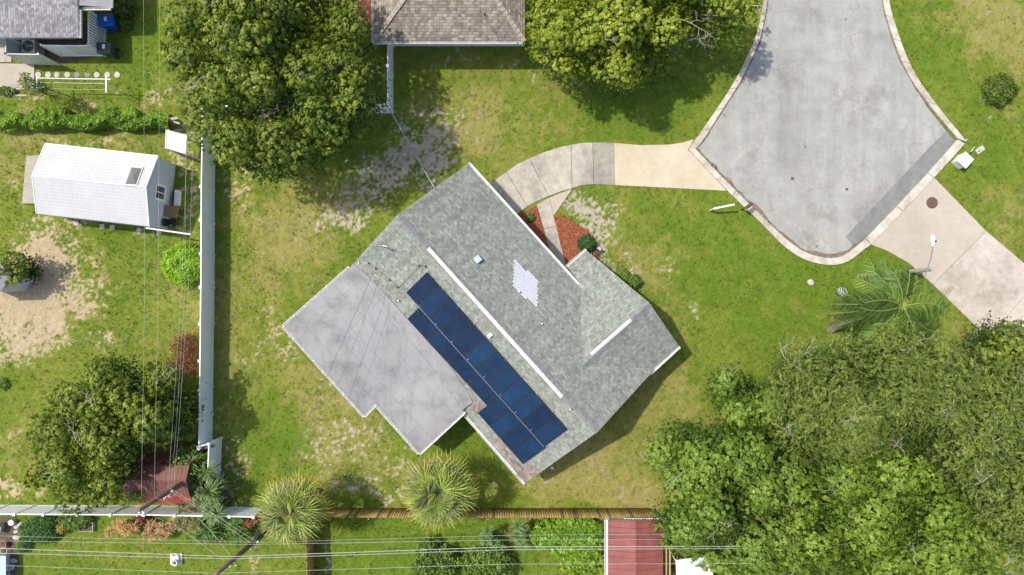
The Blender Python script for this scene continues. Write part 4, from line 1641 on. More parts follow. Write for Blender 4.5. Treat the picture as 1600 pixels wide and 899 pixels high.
# seam batten along the fold and up the slope
mb = MB()
mb.tube([q + up * .002 for q in folds], .010, 6)
mb.build("roof_seam", M['membrane'], porch)
# porch screen walls and posts
mb = MB()
cen_p = (k0 + k3 + t0) / 3
pp_ = []
for p in (k0, k1, k2, k3, k4):
    v = Vector((cen_p.x - p.x, cen_p.y - p.y, 0)).normalized()
    pp_.append(Vector((p.x, p.y, 0)) + v * .35)
for i in range(len(pp_) - 1):
    a, b = pp_[i], pp_[i + 1]
    n = max(1, int((b - a).length / 1.6))
    for j in range(n + 1):
        q = a.lerp(b, j / n)
        mb.box(q + up * 1.13, (.08, .08, 2.26))
    d = (b - a).normalized()
    for h_ in (.1, .9, 2.2):
        mb.box((a + b) / 2 + up * h_, ((b - a).length, .05, .06), axes=(d, d.cross(up), up))
mb.build("porch_frame", M['white'], house)
# small dangling spout at the lower porch corner
MB().box(P(682, 688, 2.2), (.22, .12, .18), rz=.8).build("downspout_elbow", M['white'], house)

# solar panels --------------------------------------------------------------
u_sw = RD
n_sw = plSW[1] if plSW[1].z > 0 else -plSW[1]
dn_sw = n_sw.cross(u_sw)
if dn_sw.z > 0:
    dn_sw = -dn_sw


def solar_panel(o, u, v, w_, h_, idx):
    """o corner, u along width, v along height"""
    c = o + u * w_ / 2 + v * h_ / 2
    n = n_sw
    e = bpy.data.objects.new("solar_panel", None)
    fr = MB()
    for s in (-1, 1):
        fr.box(c + v * (s * (h_ / 2 - .014)), (w_, .028, .04), axes=(u, v, n))
        fr.box(c + u * (s * (w_ / 2 - .014)), (.028, h_ - .056, .04), axes=(u, v, n))
    f = fr.build("solar_panel", M['black'], house)
    ins = .03
    pts = [c - u * (w_ / 2 - ins) - v * (h_ / 2 - ins), c + u * (w_ / 2 - ins) - v * (h_ / 2 - ins),
           c + u * (w_ / 2 - ins) + v * (h_ / 2 - ins), c - u * (w_ / 2 - ins) + v * (h_ / 2 - ins)]
    uvq = [(0, 0), (w_ - 2 * ins, 0), (w_ - 2 * ins, h_ - 2 * ins), (0, h_ - 2 * ins)]
    g = MB()
    g.add([p + n * .012 for p in pts], [(0, 1, 2, 3)], 0, [uvq])
    if (g_n := (pts[1] - pts[0]).cross(pts[2] - pts[0])).z < 0:
        g = MB(); g.add([p + n * .012 for p in pts[::-1]], [(0, 1, 2, 3)], 0, [uvq[::-1]])
    g.build("solar_cells", M['solar'], f)
    bpy.data.objects.remove(e)
    return f


pidx = 0


def row(c0, c1, c2, nn):
    """c0 upper-left, c1 upper-right, c2 lower-left corner pixels of a row"""
    global pidx
    a = PP(*c0, plSW, .11); b = PP(*c1, plSW, .11); c = PP(*c2, plSW, .11)
    u = (b - a).normalized(); L = (b - a).length
    v = (c - a); v = (v - u * v.dot(u)); h_ = v.length; v.normalize()
    w_ = L / nn
    for i in range(nn):
        solar_panel(a + u * (i * w_ + .008), u, v, w_ - .016, h_ - .016, pidx)
        pidx += 1
    return a, u, v, L, h_


rows_ = [row((666.8, 425.3), (886.8, 671.5), (633.5, 456), 12),
         row((654.8, 480), (780.8, 617.5), (637, 499), 4),
         row((780.8, 617.8), (853.2, 699.6), (746.5, 646), 4)]
mb = MB()
for (a, u, v, L, h_) in rows_:
    for s in (.2, .8):
        c = a + u * L / 2 + v * h_ * s - n_sw * .05
        mb.box(c, (L + .12, .04, .05), axes=(u, v, n_sw))
    n = max(3, int(L / 1.2))
    for i in range(n + 1):
        mb.box(a + u * (L * i / n) - v * .05 - n_sw * .02, (.07, .05, .07), axes=(u, v, n_sw), mi=1)
mb.build("mounting_rail", [M['rail'], M['metal']], house)
mb = MB()
a, u, v, L, h_ = rows_[0]
mb.box(a + u * (L / 2) + v * (h_ + .004) + n_sw * .012, (L, .018, .02), axes=(u, v, n_sw))
mb.build("mounting_clamp_strip", M['rail'], house)


# ------------------------------------------------------------------ fences
def vinyl_fence(name, label, pts, group, h=1.83, span=1.83, gate=False):
    """white privacy panels between capped posts; pts are pixels of the foot"""
    W = pxs(pts)
    t = thing(name, label, "fence", W[0], group)
    for i in range(len(W) - 1):
        a, b = W[i], W[i + 1]
        d = (b - a); L = d.length; d.normalize(); s = d.cross(up)
        n = max(1, round(L / span))
        for k in range(n):
            p, q = a.lerp(b, k / n), a.lerp(b, (k + 1) / n)
            m_ = (p + q) / 2; l = (q - p).length - .13
            mb = MB()
            jit = random.uniform(-.015, .015)
            mb.box(m_ + up * (h / 2 + jit), (l, .035, h - .3), axes=(d, s, up))
            nb = 12
            for j in range(nb):
                c = p + d * (.065 + l * (j + .5) / nb)
                mb.box(c + up * (h / 2 + jit), (l / nb - .012, .045, h - .3), axes=(d, s, up))
            mb.box(m_ + up * (.12 + jit), (l, .06, .13), axes=(d, s, up))
            mb.box(m_ + up * (h - .09 + jit), (l, .06, .14), axes=(d, s, up))
            mb.build("fence_panel", M['vinyl'], t)
        for k in range(n + (1 if i == len(W) - 2 else 0)):
            p = a.lerp(b, k / n)
            mb = MB()
            mb.box(p + up * (h / 2 + .02), (.127, .127, h + .04), axes=(d, s, up))
            mb.box(p + up * (h + .05), (.16, .16, .03), axes=(d, s, up))
            mb.lathe(p + up * (h + .065), [(.08, 0), (.05, .03), (.01, .05)], 4)
            mb.build("fence_post", M['vinyl'], t)
    return t


FG = "white vinyl privacy fences"
vinyl_fence("vinyl_fence", "long white vinyl fence running down the left side of the main lawn", [(337, 182), (336.5, 232), (335.5, 300), (335, 450), (333.5, 560), (332, 691)], FG)
vinyl_fence("vinyl_fence", "short stepped white vinyl fence beside the red brown shed", [(332, 688), (347, 684), (345, 735), (342, 792)], FG)
vinyl_fence("vinyl_fence", "white vinyl back fence along the bottom left of the lawn", [(-30, 789), (100, 789.5), (250, 790), (342, 792), (414, 793)], FG)
vinyl_fence("vinyl_fence", "white vinyl fence going down from the corner of the tan roofed house", [(614, 74), (614, 120), (614, 174)], FG)
vinyl_fence("vinyl_fence", "white vinyl fence half hidden below the big round tree", [(614, 177), (480, 177), (337, 180)], FG)


def wood_fence(label, pts, h=1.83):
    W = pxs(pts)
    t = thing("wooden_fence", label, "fence", W[0], "golden brown wooden fences")
    rs = random.Random(3)
    for i in range(len(W) - 1):
        a, b = W[i], W[i + 1]
        d = (b - a); L = d.length; d.normalize(); s = d.cross(up)
        n = max(1, round(L / 2.4))
        for k in range(n):
            p, q = a.lerp(b, k / n), a.lerp(b, (k + 1) / n)
            l = (q - p).length
            V, F, C_ = [], [], []
            npk = int(l / .145)
            for j in range(npk):
                c = p + d * (l * (j + .5) / npk)
                hh = h + rs.uniform(-.03, .03); tl = rs.uniform(-.015, .015)
                m_ = MB().box(c + up * hh / 2 + s * rs.uniform(-.006, .006), (l / npk - .012, .02, hh), axes=(d, s, up + d * tl))
                bb = len(V); V += m_.v; F += [[bb + x for x in f] for f in m_.f]
                r = rs.random()
                c_ = np.array((.46, .33, .10)) * (1 - r) + np.array((.31, .22, .08)) * r
                if rs.random() < .1:
                    c_ = np.array((.17, .11, .06))
                C_ += [c_] * 8
            for hz in (.25, .95, 1.6):
                m_ = MB().box((p + q) / 2 + up * hz + s * .04, (l, .05, .09), axes=(d, s, up))
                bb = len(V); V += m_.v; F += [[bb + x for x in f] for f in m_.f]; C_ += [np.array((.30, .19, .09))] * 8
            me = np_mesh("fence_panel", np.array([tuple(v) for v in V]) - np.array(t.location), np.array(F), np.array(C_), [M['pickets']])
            o = bpy.data.objects.new("fence_panel", me); COL.objects.link(o); o.parent = t
            mb = MB(); mb.box(p + up * (h / 2 + .02) + s * .08, (.09, .09, h + .02), axes=(d, s, up))
            mb.build("fence_post", M['wood_brown'], t)
    return t


wood_fence("golden brown wooden picket fence closing the bottom of the main lawn", [(414, 793.5), (700, 794), (1016, 794)])
wood_fence("narrow brown wooden fence crossing the bottom lawn below the left fan palm", [(491, 797), (493, 860), (494, 930)])
mb = MB()
mb.prism([P(453, 812), P(1016, 812), P(1016, 810.5), P(453, 810.5)], 0, .06)

# chain link fence from the vinyl corner to the house
a, b = P(613, 178, 0), P(684, 302, 0)
t = thing("chain_link_fence", "low grey chain link fence slanting across the bare sand to the house", "fence", a)
d = (b - a).normalized(); L = (b - a).length
s = d.cross(up)
mb = MB(); mb.tube([a + up * 1.1, b + up * 1.1], .024, 8); mb.build("top_rail", M['rail'], t)
for k in range(4):
    p = a.lerp(b, k / 3)
    mb = MB(); mb.tube([p - up * .05, p + up * 1.14], .03, 8); mb.lathe(p + up * 1.14, [(.035, 0), (.02, .03), (.004, .045)], 8)
    mb.build("fence_post", M['metal'], t)
mb = MB()
n = int(L / .12)
for k in range(-9, n):
    for sg in (0, 1):
        x0 = k * .12; x1 = x0 + 1.05
        z0, z1 = (.03, 1.08) if sg == 0 else (1.08, .03)
        q0, q1 = x0, x1
        if q0 < 0:
            z0 = z0 + (z1 - z0) * (-q0 / 1.05); q0 = 0
        if q1 > L:
            z1 = z1 - (z1 - z0) * ((q1 - L) / max(.01, (q1 - q0))); q1 = L
        mb.tube([a + d * q0 + up * z0, a + d * q1 + up * z1], .0035, 3, cap=False)
mb.build("wire_mesh", M['metal'], t)


# ------------------------------------------------------------------ neighbours' buildings
# top centre: tan hip roof
h2 = thing("neighbour_house", "house with brown tan shingle hip roof and white wall at the top of the photo", "house", P(700, 40, 0))
ze = 2.7
a0 = P(583.5, 65.5, ze); a1 = P(820, 65.5, ze)
wid = 9.0; rise = 1.9
a2 = Vector((a1.x, a1.y + wid, ze)); a3 = Vector((a0.x, a0.y + wid, ze))
r0 = Vector((a0.x + wid * .46, a0.y + wid / 2, ze + rise)); r1 = Vector((a1.x - wid * .40, a1.y + wid / 2, ze + rise))
if r1.x < r0.x:
    r1.x = r0.x + .3
mb = MB()
mb.slab([a0, a1, r1, r0], Vector((1, 0, 0)))
mb.slab([a1, a2, r1], Vector((0, 1, 0)))
mb.slab([a2, a3, r0, r1], Vector((-1, 0, 0)))
mb.slab([a3, a0, r0], Vector((0, -1, 0)))
ro = mb.build("roof", [M['shingle_tan'], M['trim']], h2)
for (p, q) in ((a0, r0), (a1, r1)):
    mb = MB()
    d = (q - p).normalized(); L = (q - p).length; s = d.cross(up).normalized()
    n = int(L / .28)
    for i in range(n):
        mb.box(p + d * (L * (i + .5) / n) + up * .035, (L / n * .9, .26, .02), axes=(d, s, s.cross(d)))
    mb.build("hip_cap", simple('pale_hip_shingle', (.38, .335, .275), .3, 5, .95), ro)
gutter(a0, a1, ro, Vector((0, -1, 0)), M['white'], .1)
gutter(a0, a3, ro, Vector((-1, 0, 0)), M['white'], .1)
mb = MB()
wf = [P(612.5, 72.5), P(819, 72.5)]
mb.prism([(wf[0].x, wf[0].y), (wf[1].x, wf[1].y), (wf[1].x, wf[1].y + 7.8), (wf[0].x, wf[0].y + 7.8)], 0, ze - .12)
mb.build("wall", M['vinyl'], h2)
mb = MB()
o0 = P(575, 47, 2.5)
mb.slab([P(520, 47, 2.45), P(582, 47, 2.45), P(582, -60, 2.6), P(520, -60, 2.6)], Vector((1, 0, 0)), .1)
mb.build("patio_roof", [M['orange_roof'], M['terracotta']], h2)
mb = MB()
for (x_, y_) in ((545, 44), (578, 44), (545, 0)):
    q = P(x_, y_, 2.4); mb.box(Vector((q.x, q.y, 1.2)), (.1, .1, 2.4))
mb.build("patio_post", M['white'], h2)
MB().tube([P(757, 24, 3.2) - up * .2, P(757, 24, 3.2) + up * .3], .05, 10).build("vent_pipe", M['iron'], ro)

# top left: grey roof house
h3 = thing("neighbour_house", "house corner with plain grey shingle roof at the top left", "house", P(60, 30, 0))
ze = 2.7
b0 = P(-60, 58.5, ze); b1 = P(123, 58.5, ze); b2 = P(123, 12, ze)
mb = MB()
dy = (b2 - b1).y
sl = .12
mb.slab([b0, b1, Vector((b1.x, b1.y + 5, ze + .35)), Vector((b0.x, b0.y + 5, ze + .35))], Vector((0, 1, 0)))
ro = mb.build("roof", [M['shingle_grey'], M['trim']], h3)
mb = MB()
c0 = P(104, 11.5, 2.45); c1 = P(172, 11.5, 2.45)
mb.slab([c0 + up * .45, c1, c1 + Vector((0, 4, 0)), c0 + Vector((0, 4, .45))], Vector((0, 1, 0)), .1)
mb.build("side_roof", [simple('flat_grey_felt', (.30, .29, .30), .2, 2, .9), M['trim']], h3)
gutter(b1, P(123, 16, ze), ro, Vector((1, 0, 0)), M['trim'], .12)
gutter(P(121, 12, 2.55), c1, ro, Vector((0, -1, 0)), M['trim'], .14)
gutter(c1, c1 + Vector((0, 3, 0)), ro, Vector((1, 0, 0)), M['trim'], .12)
mb = MB()
wv_ = [P(-60, 66), P(116, 66), P(116, 20), P(150, 20), P(150, -60), P(-60, -60)]
q = [(p.x, p.y) for p in (P(-60, 62), P(112, 62), P(112, -60), P(-60, -60))]
mb.prism(q, 0, 2.55)
mb.build("wall", M['bluegrey'], h3)
# white louvred screen fences round the yard
def slat_fence(label, p0, p1, solid=0.0, h=1.83, mat=None, dens=.16, cat="fence"):
    a, b = P(*p0), P(*p1)
    d = (b - a); L = d.length; d.normalize(); s = d.cross(up)
    t = thing("slat_fence", label, cat, a, "white screen fences beside the grey roofed house")
    mb = MB()
    if solid:
        mb.box(a + d * (L * solid / 2) + up * h / 2, (L * solid, .03, h), axes=(d, s, up))
    x = L * solid + dens / 2
    while x < L:
        mb.box(a + d * x + up * h / 2, (dens * .56, .025, h - .06), axes=(d, s, up)); x += dens
    mb.box((a + b) / 2 + up * (h - .05) + s * .02, (L, .04, .09), axes=(d, s, up))
    mb.box((a + b) / 2 + up * .2 + s * .02, (L, .04, .09), axes=(d, s, up))
    mb.build("slat_panel", mat or M['vinyl'], t)
    for k in (0, 1):
        m2 = MB(); m2.box(a.lerp(b, k) + up * (h / 2 + .03), (.1, .1, h + .06), axes=(d, s, up)); m2.build("fence_post", M['white'], t)
    return t


slat_fence("white louvred slat fence standing behind the blue recycling bin", (167, 36), (167, 88))
slat_fence("white fence, half solid and half slatted, below the grey roof eave", (97, 88.5), (166, 88.5), .42)
slat_fence("cream white solid screen panel in front of the air conditioner", (44, 101), (93, 102), 1.0, mat=M['cream'])
slat_fence("pale blue screen panel left of the air conditioner", (44, 76), (44, 101), 1.0, mat=M['bluegrey'])
slat_fence("small white lattice screen beside the top left side roof", (186, -12), (186, 16), 0, 1.7, dens=.2)
# air conditioner
c = P(58, 80, 0)
ac = thing("air_conditioner", "pale square air conditioner with round fan grille behind the cream screen", "air conditioner", c)
mb = MB(); mb.box(c + up * .42, (.78, .78, .72)); mb.box(c + up * .03, (.95, .95, .06), mi=1)
for k in range(14):
    for sx_, sy_ in ((1, 0), (-1, 0), (0, 1), (0, -1)):
        mb.box(c + up * (.13 + .045 * k) + Vector((sx_ * .4, sy_ * .4, 0)), (.012 if sx_ else .7, .012 if sy_ else .7, .02), mi=1)
mb.build("cabinet", [M['trim'], M['conc_old']], ac)
mb = MB(); mb.lathe(c + up * .781, [(.34, 0), (.34, .012)], 28); mb.build("fan_opening", M['black'], ac)
mb = MB()
for r in (.12, .2, .28, .34):
    mb.tube([c + Vector((math.cos(x_ / 24 * 6.2832) * r, math.sin(x_ / 24 * 6.2832) * r, .82)) for x_ in range(25)], .007, 4, cap=False)
for k in range(10):
    a_ = k * .628
    mb.tube([c + up * .825, c + Vector((math.cos(a_) * .36, math.sin(a_) * .36, .82))], .006, 4)
mb.lathe(c + up * .80, [(.09, 0), (.08, .04)], 12)
mb.build("fan_guard", M['metal'], ac)
mb = MB()
for k in range(3):
    a_ = k * 2.094
    ux = Vector((math.cos(a_), math.sin(a_), 0)); uy = Vector((-math.sin(a_), math.cos(a_), .35)).normalized()
    mb.box(c + ux * .17 + up * .797, (.26, .14, .006), axes=(ux, uy, ux.cross(uy)))
mb.build("fan_blades", M['metal'], ac)


def wheelie(label, px, py, mat, rz, lidmat=None, w_=.62, dp=.78, h=1.08):
    c = P(px, py, 0)
    t = thing("wheeled_bin", label, "bin", c, "wheeled bins by the white slat fence")
    ca, sa = math.cos(rz), math.sin(rz)
    U = Vector((ca, sa, 0)); V_ = Vector((-sa, ca, 0))
    def ring(z, k, kd):
        return [c + U * (sx * w_ / 2 * k) + V_ * (sy * dp / 2 * kd) + up * z for sx, sy in ((-1, -1), (1, -1), (1, 1), (-1, 1))]
    lv = [ring(.08, .76, .70), ring(.5, .86, .82), ring(.9, .96, .95), ring(.98, 1.06, 1.05), ring(1.0, 1.06, 1.05)]
    vs = [p for r in lv for p in r]
    fs = [(0, 3, 2, 1)]
    for i in range(len(lv) - 1):
        for k in range(4):
            fs.append((i * 4 + k, i * 4 + (k + 1) % 4, i * 4 + 4 + (k + 1) % 4, i * 4 + 4 + k))
    fs.append(tuple(16 + k for k in range(4)))
    mb = MB(); mb.add(vs, fs); mb.build("body", mat, t, bevel=.03)
    lid = MB()
    r0 = ring(1.005, 1.10, 1.10); r1 = ring(1.06, 1.08, 1.06); r2 = ring(1.10, .86, .82)
    vs = r0 + r1 + r2
    fs = [(0, 3, 2, 1)] + [(i * 4 + k, i * 4 + (k + 1) % 4, i * 4 + 4 + (k + 1) % 4, i * 4 + 4 + k) for i in range(2) for k in range(4)] + [(8, 9, 10, 11)]
    lid.add(vs, fs); lo_ = lid.build("lid", lidmat or mat, t, bevel=.02)
    st = MB(); st.box(c + up * 1.104 - U * .06 + V_ * .03, (.26, .17, .006), axes=(U, V_, up)); st.build("label_sticker", M['plastic_w'], lo_)
    h_ = MB(); h_.tube([c + V_ * (dp * .56) + U * (-w_ * .42) + up * 1.0, c + V_ * (dp * .64) + U * (-w_ * .42) + up * 1.02,
                        c + V_ * (dp * .64) + U * (w_ * .42) + up * 1.02, c + V_ * (dp * .56) + U * (w_ * .42) + up * 1.0], .02, 8)
    h_.build("handle", M['black'], t)
    for sg in (-1, 1):
        q = c + V_ * (dp * .36) + U * (sg * w_ * .42) + up * .12
        m2 = MB(); m2.tube([q - U * .03, q + U * .03], .12, 16); m2.build("wheel", M['tyre'], t)
    return t


wheelie("bright blue wheeled recycling bin with white sticker on lid", 181, 43, M['blue'], -1.45, w_=.68, dp=.86)
wheelie("dark green wheeled rubbish bin with white sticker on lid", 178, 85, M['bin_green'], -1.57, w_=.62, dp=.82)

# stepping stones
for k, x_ in enumerate((60, 75.5, 89.5, 105.5, 120, 136, 151.5, 168, 183.5)):
    c = P(x_, 117.3, 0)
    mb = MB()
    n = 12
    pts = [(c.x + math.cos(i / n * 6.283) * .19 * random.uniform(.92, 1.06), c.y + math.sin(i / n * 6.283) * .19 * random.uniform(.92, 1.06)) for i in range(n)]
    mb.prism(pts, -.03, .04 if k not in (4, 5) else .02)
    ords = ["first", "second", "third", "fourth", "fifth", "sixth", "seventh", "eighth", "ninth"]
    tone = "mossy darker" if k in (4, 5) else "pale"
    o = mb.build("stepping_stone", M['stone_dark'] if k in (4, 5) else M['stone'], bevel=.012)
    tag(o, f"{tone} round stepping stone, {ords[k]} from the left in the row on the grass", "stepping stone", "round stepping stones beside the clothes line")

# clothes line
t = thing("clothes_line", "white tee shaped clothes line posts with cords over the stepping stones", "clothes line", P(176, 136, 0))
ctop = [P(166, 131.5, 1.8), P(58, 129.5, 1.8)]
for q in ctop:
    mb = MB(); mb.tube([Vector((q.x, q.y, -.1)), q], .035, 8); mb.box(q, (.07, 1.02, .06)); mb.build("post", M['white'], t)
mb = MB()
for yy, r in ((.27, .028), (.02, .010), (-.35, .005)):
    q0 = ctop[0] + Vector((.3 if yy > .2 else 0, yy, .04)); q1 = ctop[1] + Vector((0, yy, .04))
    mb.tube([q0, q0.lerp(q1, .5) - up * .04, q1], r, 6)
mb.build("cord", M['plastic_w'], t)

# white shed ---------------------------------------------------------------
sh = thing("shed", "white roofed garden shed with blue grey end wall and a skylight", "shed", P(160, 290, 0))
n0, n1 = P(70.5, 224.5, 2.3), P(246.5, 244, 2.3)
g0, g1 = P(50, 275, 3.2), P(228, 292.5, 3.2)
s0, s1 = P(57, 334, 2.3), P(233, 354, 2.3)
ud = (n1 - n0).normalized()
mb = MB(); mb.slab([n0, n1, g1, g0], ud, .09); mb.slab([g0, g1, s1, s0], ud, .09)
ro = mb.build("roof", [M['shed_roof'], M['white']], sh)
mb = MB()
for a_, b_ in ((n1, g1), (g1, s1), (n0, g0), (g0, s0), (n0, n1)):
    mb.tube([a_ - up * .02, b_ - up * .02], .045, 6)
mb.tube([g0 + up * .01, g1 + up * .01], .03, 6)
mb.build("roof_trim", M['white'], ro)
pl_n = plane3(n0, n1, g1)
sk = [PP(*q, pl_n, .05) for q in ((205, 259), (224, 261), (213, 291), (193.5, 290))]
mb = MB(); mb.slab(sk, ud, .1, side=1); sko = mb.build("skylight", [M['trim'], M['trim']], ro)
cc_ = sum(sk, Vector()) / 4
inn = [cc_ + (q - cc_) * .84 + up * .012 for q in sk]
top = cc_ + up * .10
mb = MB(); mb.add(inn + [top], [(0, 1, 4), (1, 2, 4), (2, 3, 4), (3, 0, 4)]); mb.build("skylight_dome", M['skylight'], sko)
mb = MB()
wp = [Vector((p.x, p.y, 0)) for p in (n1, s1, s0, n0)]
cw = sum(wp, Vector()) / 4
wp = [cw + (p - cw) * .975 for p in wp]
mb.prism(wp, 0, 2.24)
ge = Vector((g1.x, g1.y, 0)); ge = cw + (ge - cw) * .985
gw = Vector((g0.x, g0.y, 0)); gw = cw + (gw - cw) * .985
mb.add([(wp[0].x, wp[0].y, 2.24), (wp[1].x, wp[1].y, 2.24), (ge.x, ge.y, 3.1)], [(0, 1, 2)])
mb.add([(wp[2].x, wp[2].y, 2.24), (wp[3].x, wp[3].y, 2.24), (gw.x, gw.y, 3.1)], [(0, 1, 2)])
mb.build("wall", M['bluegrey'], sh)
ev = (wp[1] - wp[0]).normalized(); eo = Vector((-ev.y, ev.x, 0))
if eo.x < 0:
    eo = -eo
wc = (wp[0] + wp[1]) / 2 + ev * -.05 + eo * .02 + up * 1.45
mb = MB()
for dy_ in (-.43, .43):
    mb.box(wc + ev * dy_, (.14, .06, 1.16), axes=(ev, eo, up))
for dz_ in (-.52, .52):
    mb.box(wc + up * dz_, (.72, .06, .14), axes=(ev, eo, up))
mb.box(wc, (.05, .045, .9), axes=(ev, eo, up))
wo_ = mb.build("window", M['white'], sh)
mb = MB(); mb.box(wc - eo * .005, (.74, .03, .92), axes=(ev, eo, up)); mb.build("window_pane", M['glass'], wo_)
# eave pipe on the south side
mb = MB(); mb.tube([P(228, 356.5, 2.05), P(240, 358.2, 2.0), P(298, 366.5, 1.9)], .05, 8)
pp_o = mb.build("rain_pipe", M['white'], sh)
# plank ramp
mb = MB()
for k in range(9):
    a_ = P(37.5 + k * 2.6, 319 - 0, 0); b_ = P(44.5 + k * 2.6, 244, 0)
    c = (a_ + b_) / 2; d = (b_ - a_).normalized()
    mb.box(c + up * (.10 + .012 * k), ((b_ - a_).length, .092, .035), axes=(d, Vector((d.y, -d.x, 0)), up))
for q in ((42, 310), (46, 282), (50, 252)):
    a_ = P(*q, 0); mb.box(a_ + Vector((.3, 0, .05)), (.9, .08, .08))
tag(mb.build("plank_ramp", M['wood_grey']), "weathered grey plank ramp against the far end of the white roofed shed", "ramp")
# pavers under the south eave
for k, (x_, y_, r_) in enumerate(((119.5, 349, 0), (160, 354, .1), (176, 355.3, 0), (217.5, 360, -.5), (248.5, 363.5, .1))):
    c = P(x_, y_, 0)
    mb = MB(); mb.box(c + up * .02, (.29, .29, .06), rz=r_)
    w5 = ["first", "second", "third", "fourth", "fifth"]
    tag(mb.build("paver", M['stone'], bevel=.01), f"square pale paver beside the shed wall, {w5[k]} from the left", "paver", "square pavers along the shed")
# items behind the shed
c = P(275, 333, .0)
t = thing("wooden_table", "brown plank table between the shed end wall and the vinyl fence", "table", c)
mb = MB(); rz = -.18
for k in range(4):
    mb.box(c + Vector((math.sin(.18) * (k - 1.5) * .17, (k - 1.5) * .17, .74)), (1.02, .16, .035), rz=rz)
mb.build("table_top", M['wood_brown'], t)
for sx_, sy_ in ((-1, -1), (1, -1), (1, 1), (-1, 1)):
    mb = MB(); mb.box(c + Vector((sx_ * .42, sy_ * .25, .36)), (.07, .07, .72)); mb.build("leg", M['wood_brown'], t)
mb = MB(); c = P(280.5, 311, 0); mb.box(c + up * .35, (.28, 1.0, .05), rz=-.05); mb.box(c + up * .16, (.22, .9, .32), rz=-.05)
tag(mb.build("storage_board", M['white']), "narrow white board lying beside the shed end wall", "board")
c = P(274, 350, 0)
t = thing("folding_chair", "dark folding chair under the brown table edge by the rain pipe", "chair", c)
mb = MB(); mb.box(c + up * .42, (.5, .46, .04)); mb.build("seat", M['black'], t)
mb = MB(); mb.box(c + Vector((-.26, 0, .68)), (.04, .46, .5)); mb.build("backrest", M['black'], t)
for sx_, sy_ in ((-1, -1), (1, -1), (1, 1), (-1, 1)):
    mb = MB(); mb.tube([c + Vector((sx_ * .22, sy_ * .2, 0)), c + Vector((sx_ * .2, sy_ * .18, .42))], .015, 6); mb.build("leg", M['metal'], t)
for sg in (-1, 1):
    mb = MB(); mb.tube([c + Vector((-.2, sg * .23, .6)), c + Vector((.12, sg * .23 + .1, .62))], .018, 6); mb.build("armrest", M['metal'], t)

# little lean-to roof with lattice
t = thing("small_shed", "little shed with flat pale grey roof tucked under the big tree", "shed", P(277, 222, 0))
q = [P(260, 203, 2.0), P(292, 211, 2.1), P(290, 241, 2.1), P(259, 232, 2.0)]
mb = MB(); mb.slab(q, Vector((1, 0, 0)), .06); mb.build("roof", [simple('pale_grey_sheet', (.47, .48, .48), .08, 1.5, .5), M['white']], t)
mb = MB(); mb.tube([q[0], q[3]], .04, 6); mb.build("roof_trim", M['white'], t)
mb = MB()
qa, qb = q[3], q[2]
qa = Vector((qa.x, qa.y, 0)); qb = Vector((qb.x, qb.y, 0))
dd = (qb - qa).normalized(); LL = (qb - qa).length
for k in range(10):
    mb.box(qa + dd * LL * (k + .5) / 10 + up * .95, (.07, .025, 1.9), axes=(dd, dd.cross(up), up))
for k in range(10):
    mb.box((qa + qb) / 2 + up * (.1 + k * .19) + dd.cross(up) * .03, (LL, .02, .06), axes=(dd, dd.cross(up), up))
mb.build("lattice_wall", simple('grey_brown_lattice', (.22, .18, .14), .3, 5, .9), t)
mb = MB()
for p in q:
    mb.box(Vector((p.x * .995, p.y, .98)), (.08, .08, 1.96))
mb.build("corner_post", M['wood_grey'], t)
bx = MB(); bx.box(P(264, 187, 1.0), (1.1, .16, .06), rz=.2); bx.box(P(270, 190, .9), (.9, .12, .06), rz=-.3)
tag(bx.build("timber_pile", M['wood_grey']), "old grey boards above the hedge end beside the little pale shed", "timber")

# red brown gambrel shed
t = thing("barn_shed", "small shed with red brown board gambrel roof at the bottom left", "shed", P(250, 740, 0))
xw0, xw1 = P(200, 745, 2.2).x, P(300, 745, 2.2).x
def yz(py_, z_):
    return P(240, py_, z_).y, z_
prof = [yz(707, 1.75), yz(727, 2.55), yz(751, 2.95), yz(774, 2.55), yz(787, 1.75)]
mb = MB()
for i in range(4):
    (ya, za), (yb, zb) = prof[i], prof[i + 1]
    mb.slab([Vector((xw0, ya, za)), Vector((xw1, ya, za)), Vector((xw1, yb, zb)), Vector((xw0, yb, zb))], Vector((1, 0, 0)), .05, mi=(0, 3, 3, 1)[i], side=2)
mb.build("roof", [M['red_barn'], M['red_bright'], M['terracotta'], M['red_mid']], t)  # deep red north plane, mid red upper planes, bright red south plane
mb = MB()
mb.prism([(xw0 + .1, prof[0][0] - .08), (xw1 - .1, prof[0][0] - .08), (xw1 - .1, prof[4][0] + .08), (xw0 + .1, prof[4][0] + .08)], 0, 1.74)
for xx in (xw0 + .1, xw1 - .1):
    mb.add([(xx, y_, z_ - .06) for y_, z_ in prof], [(0, 1, 2, 3, 4)])
mb.build("wall", M['iron'], t)
mb = MB(); mb.box(P(310, 702, 1.5), (2.0, .14, .12), rz=.2)
tag(mb.build("timber_beam", M['pole']), "dark timber beam leaning between the red brown shed and the vinyl fence", "timber")

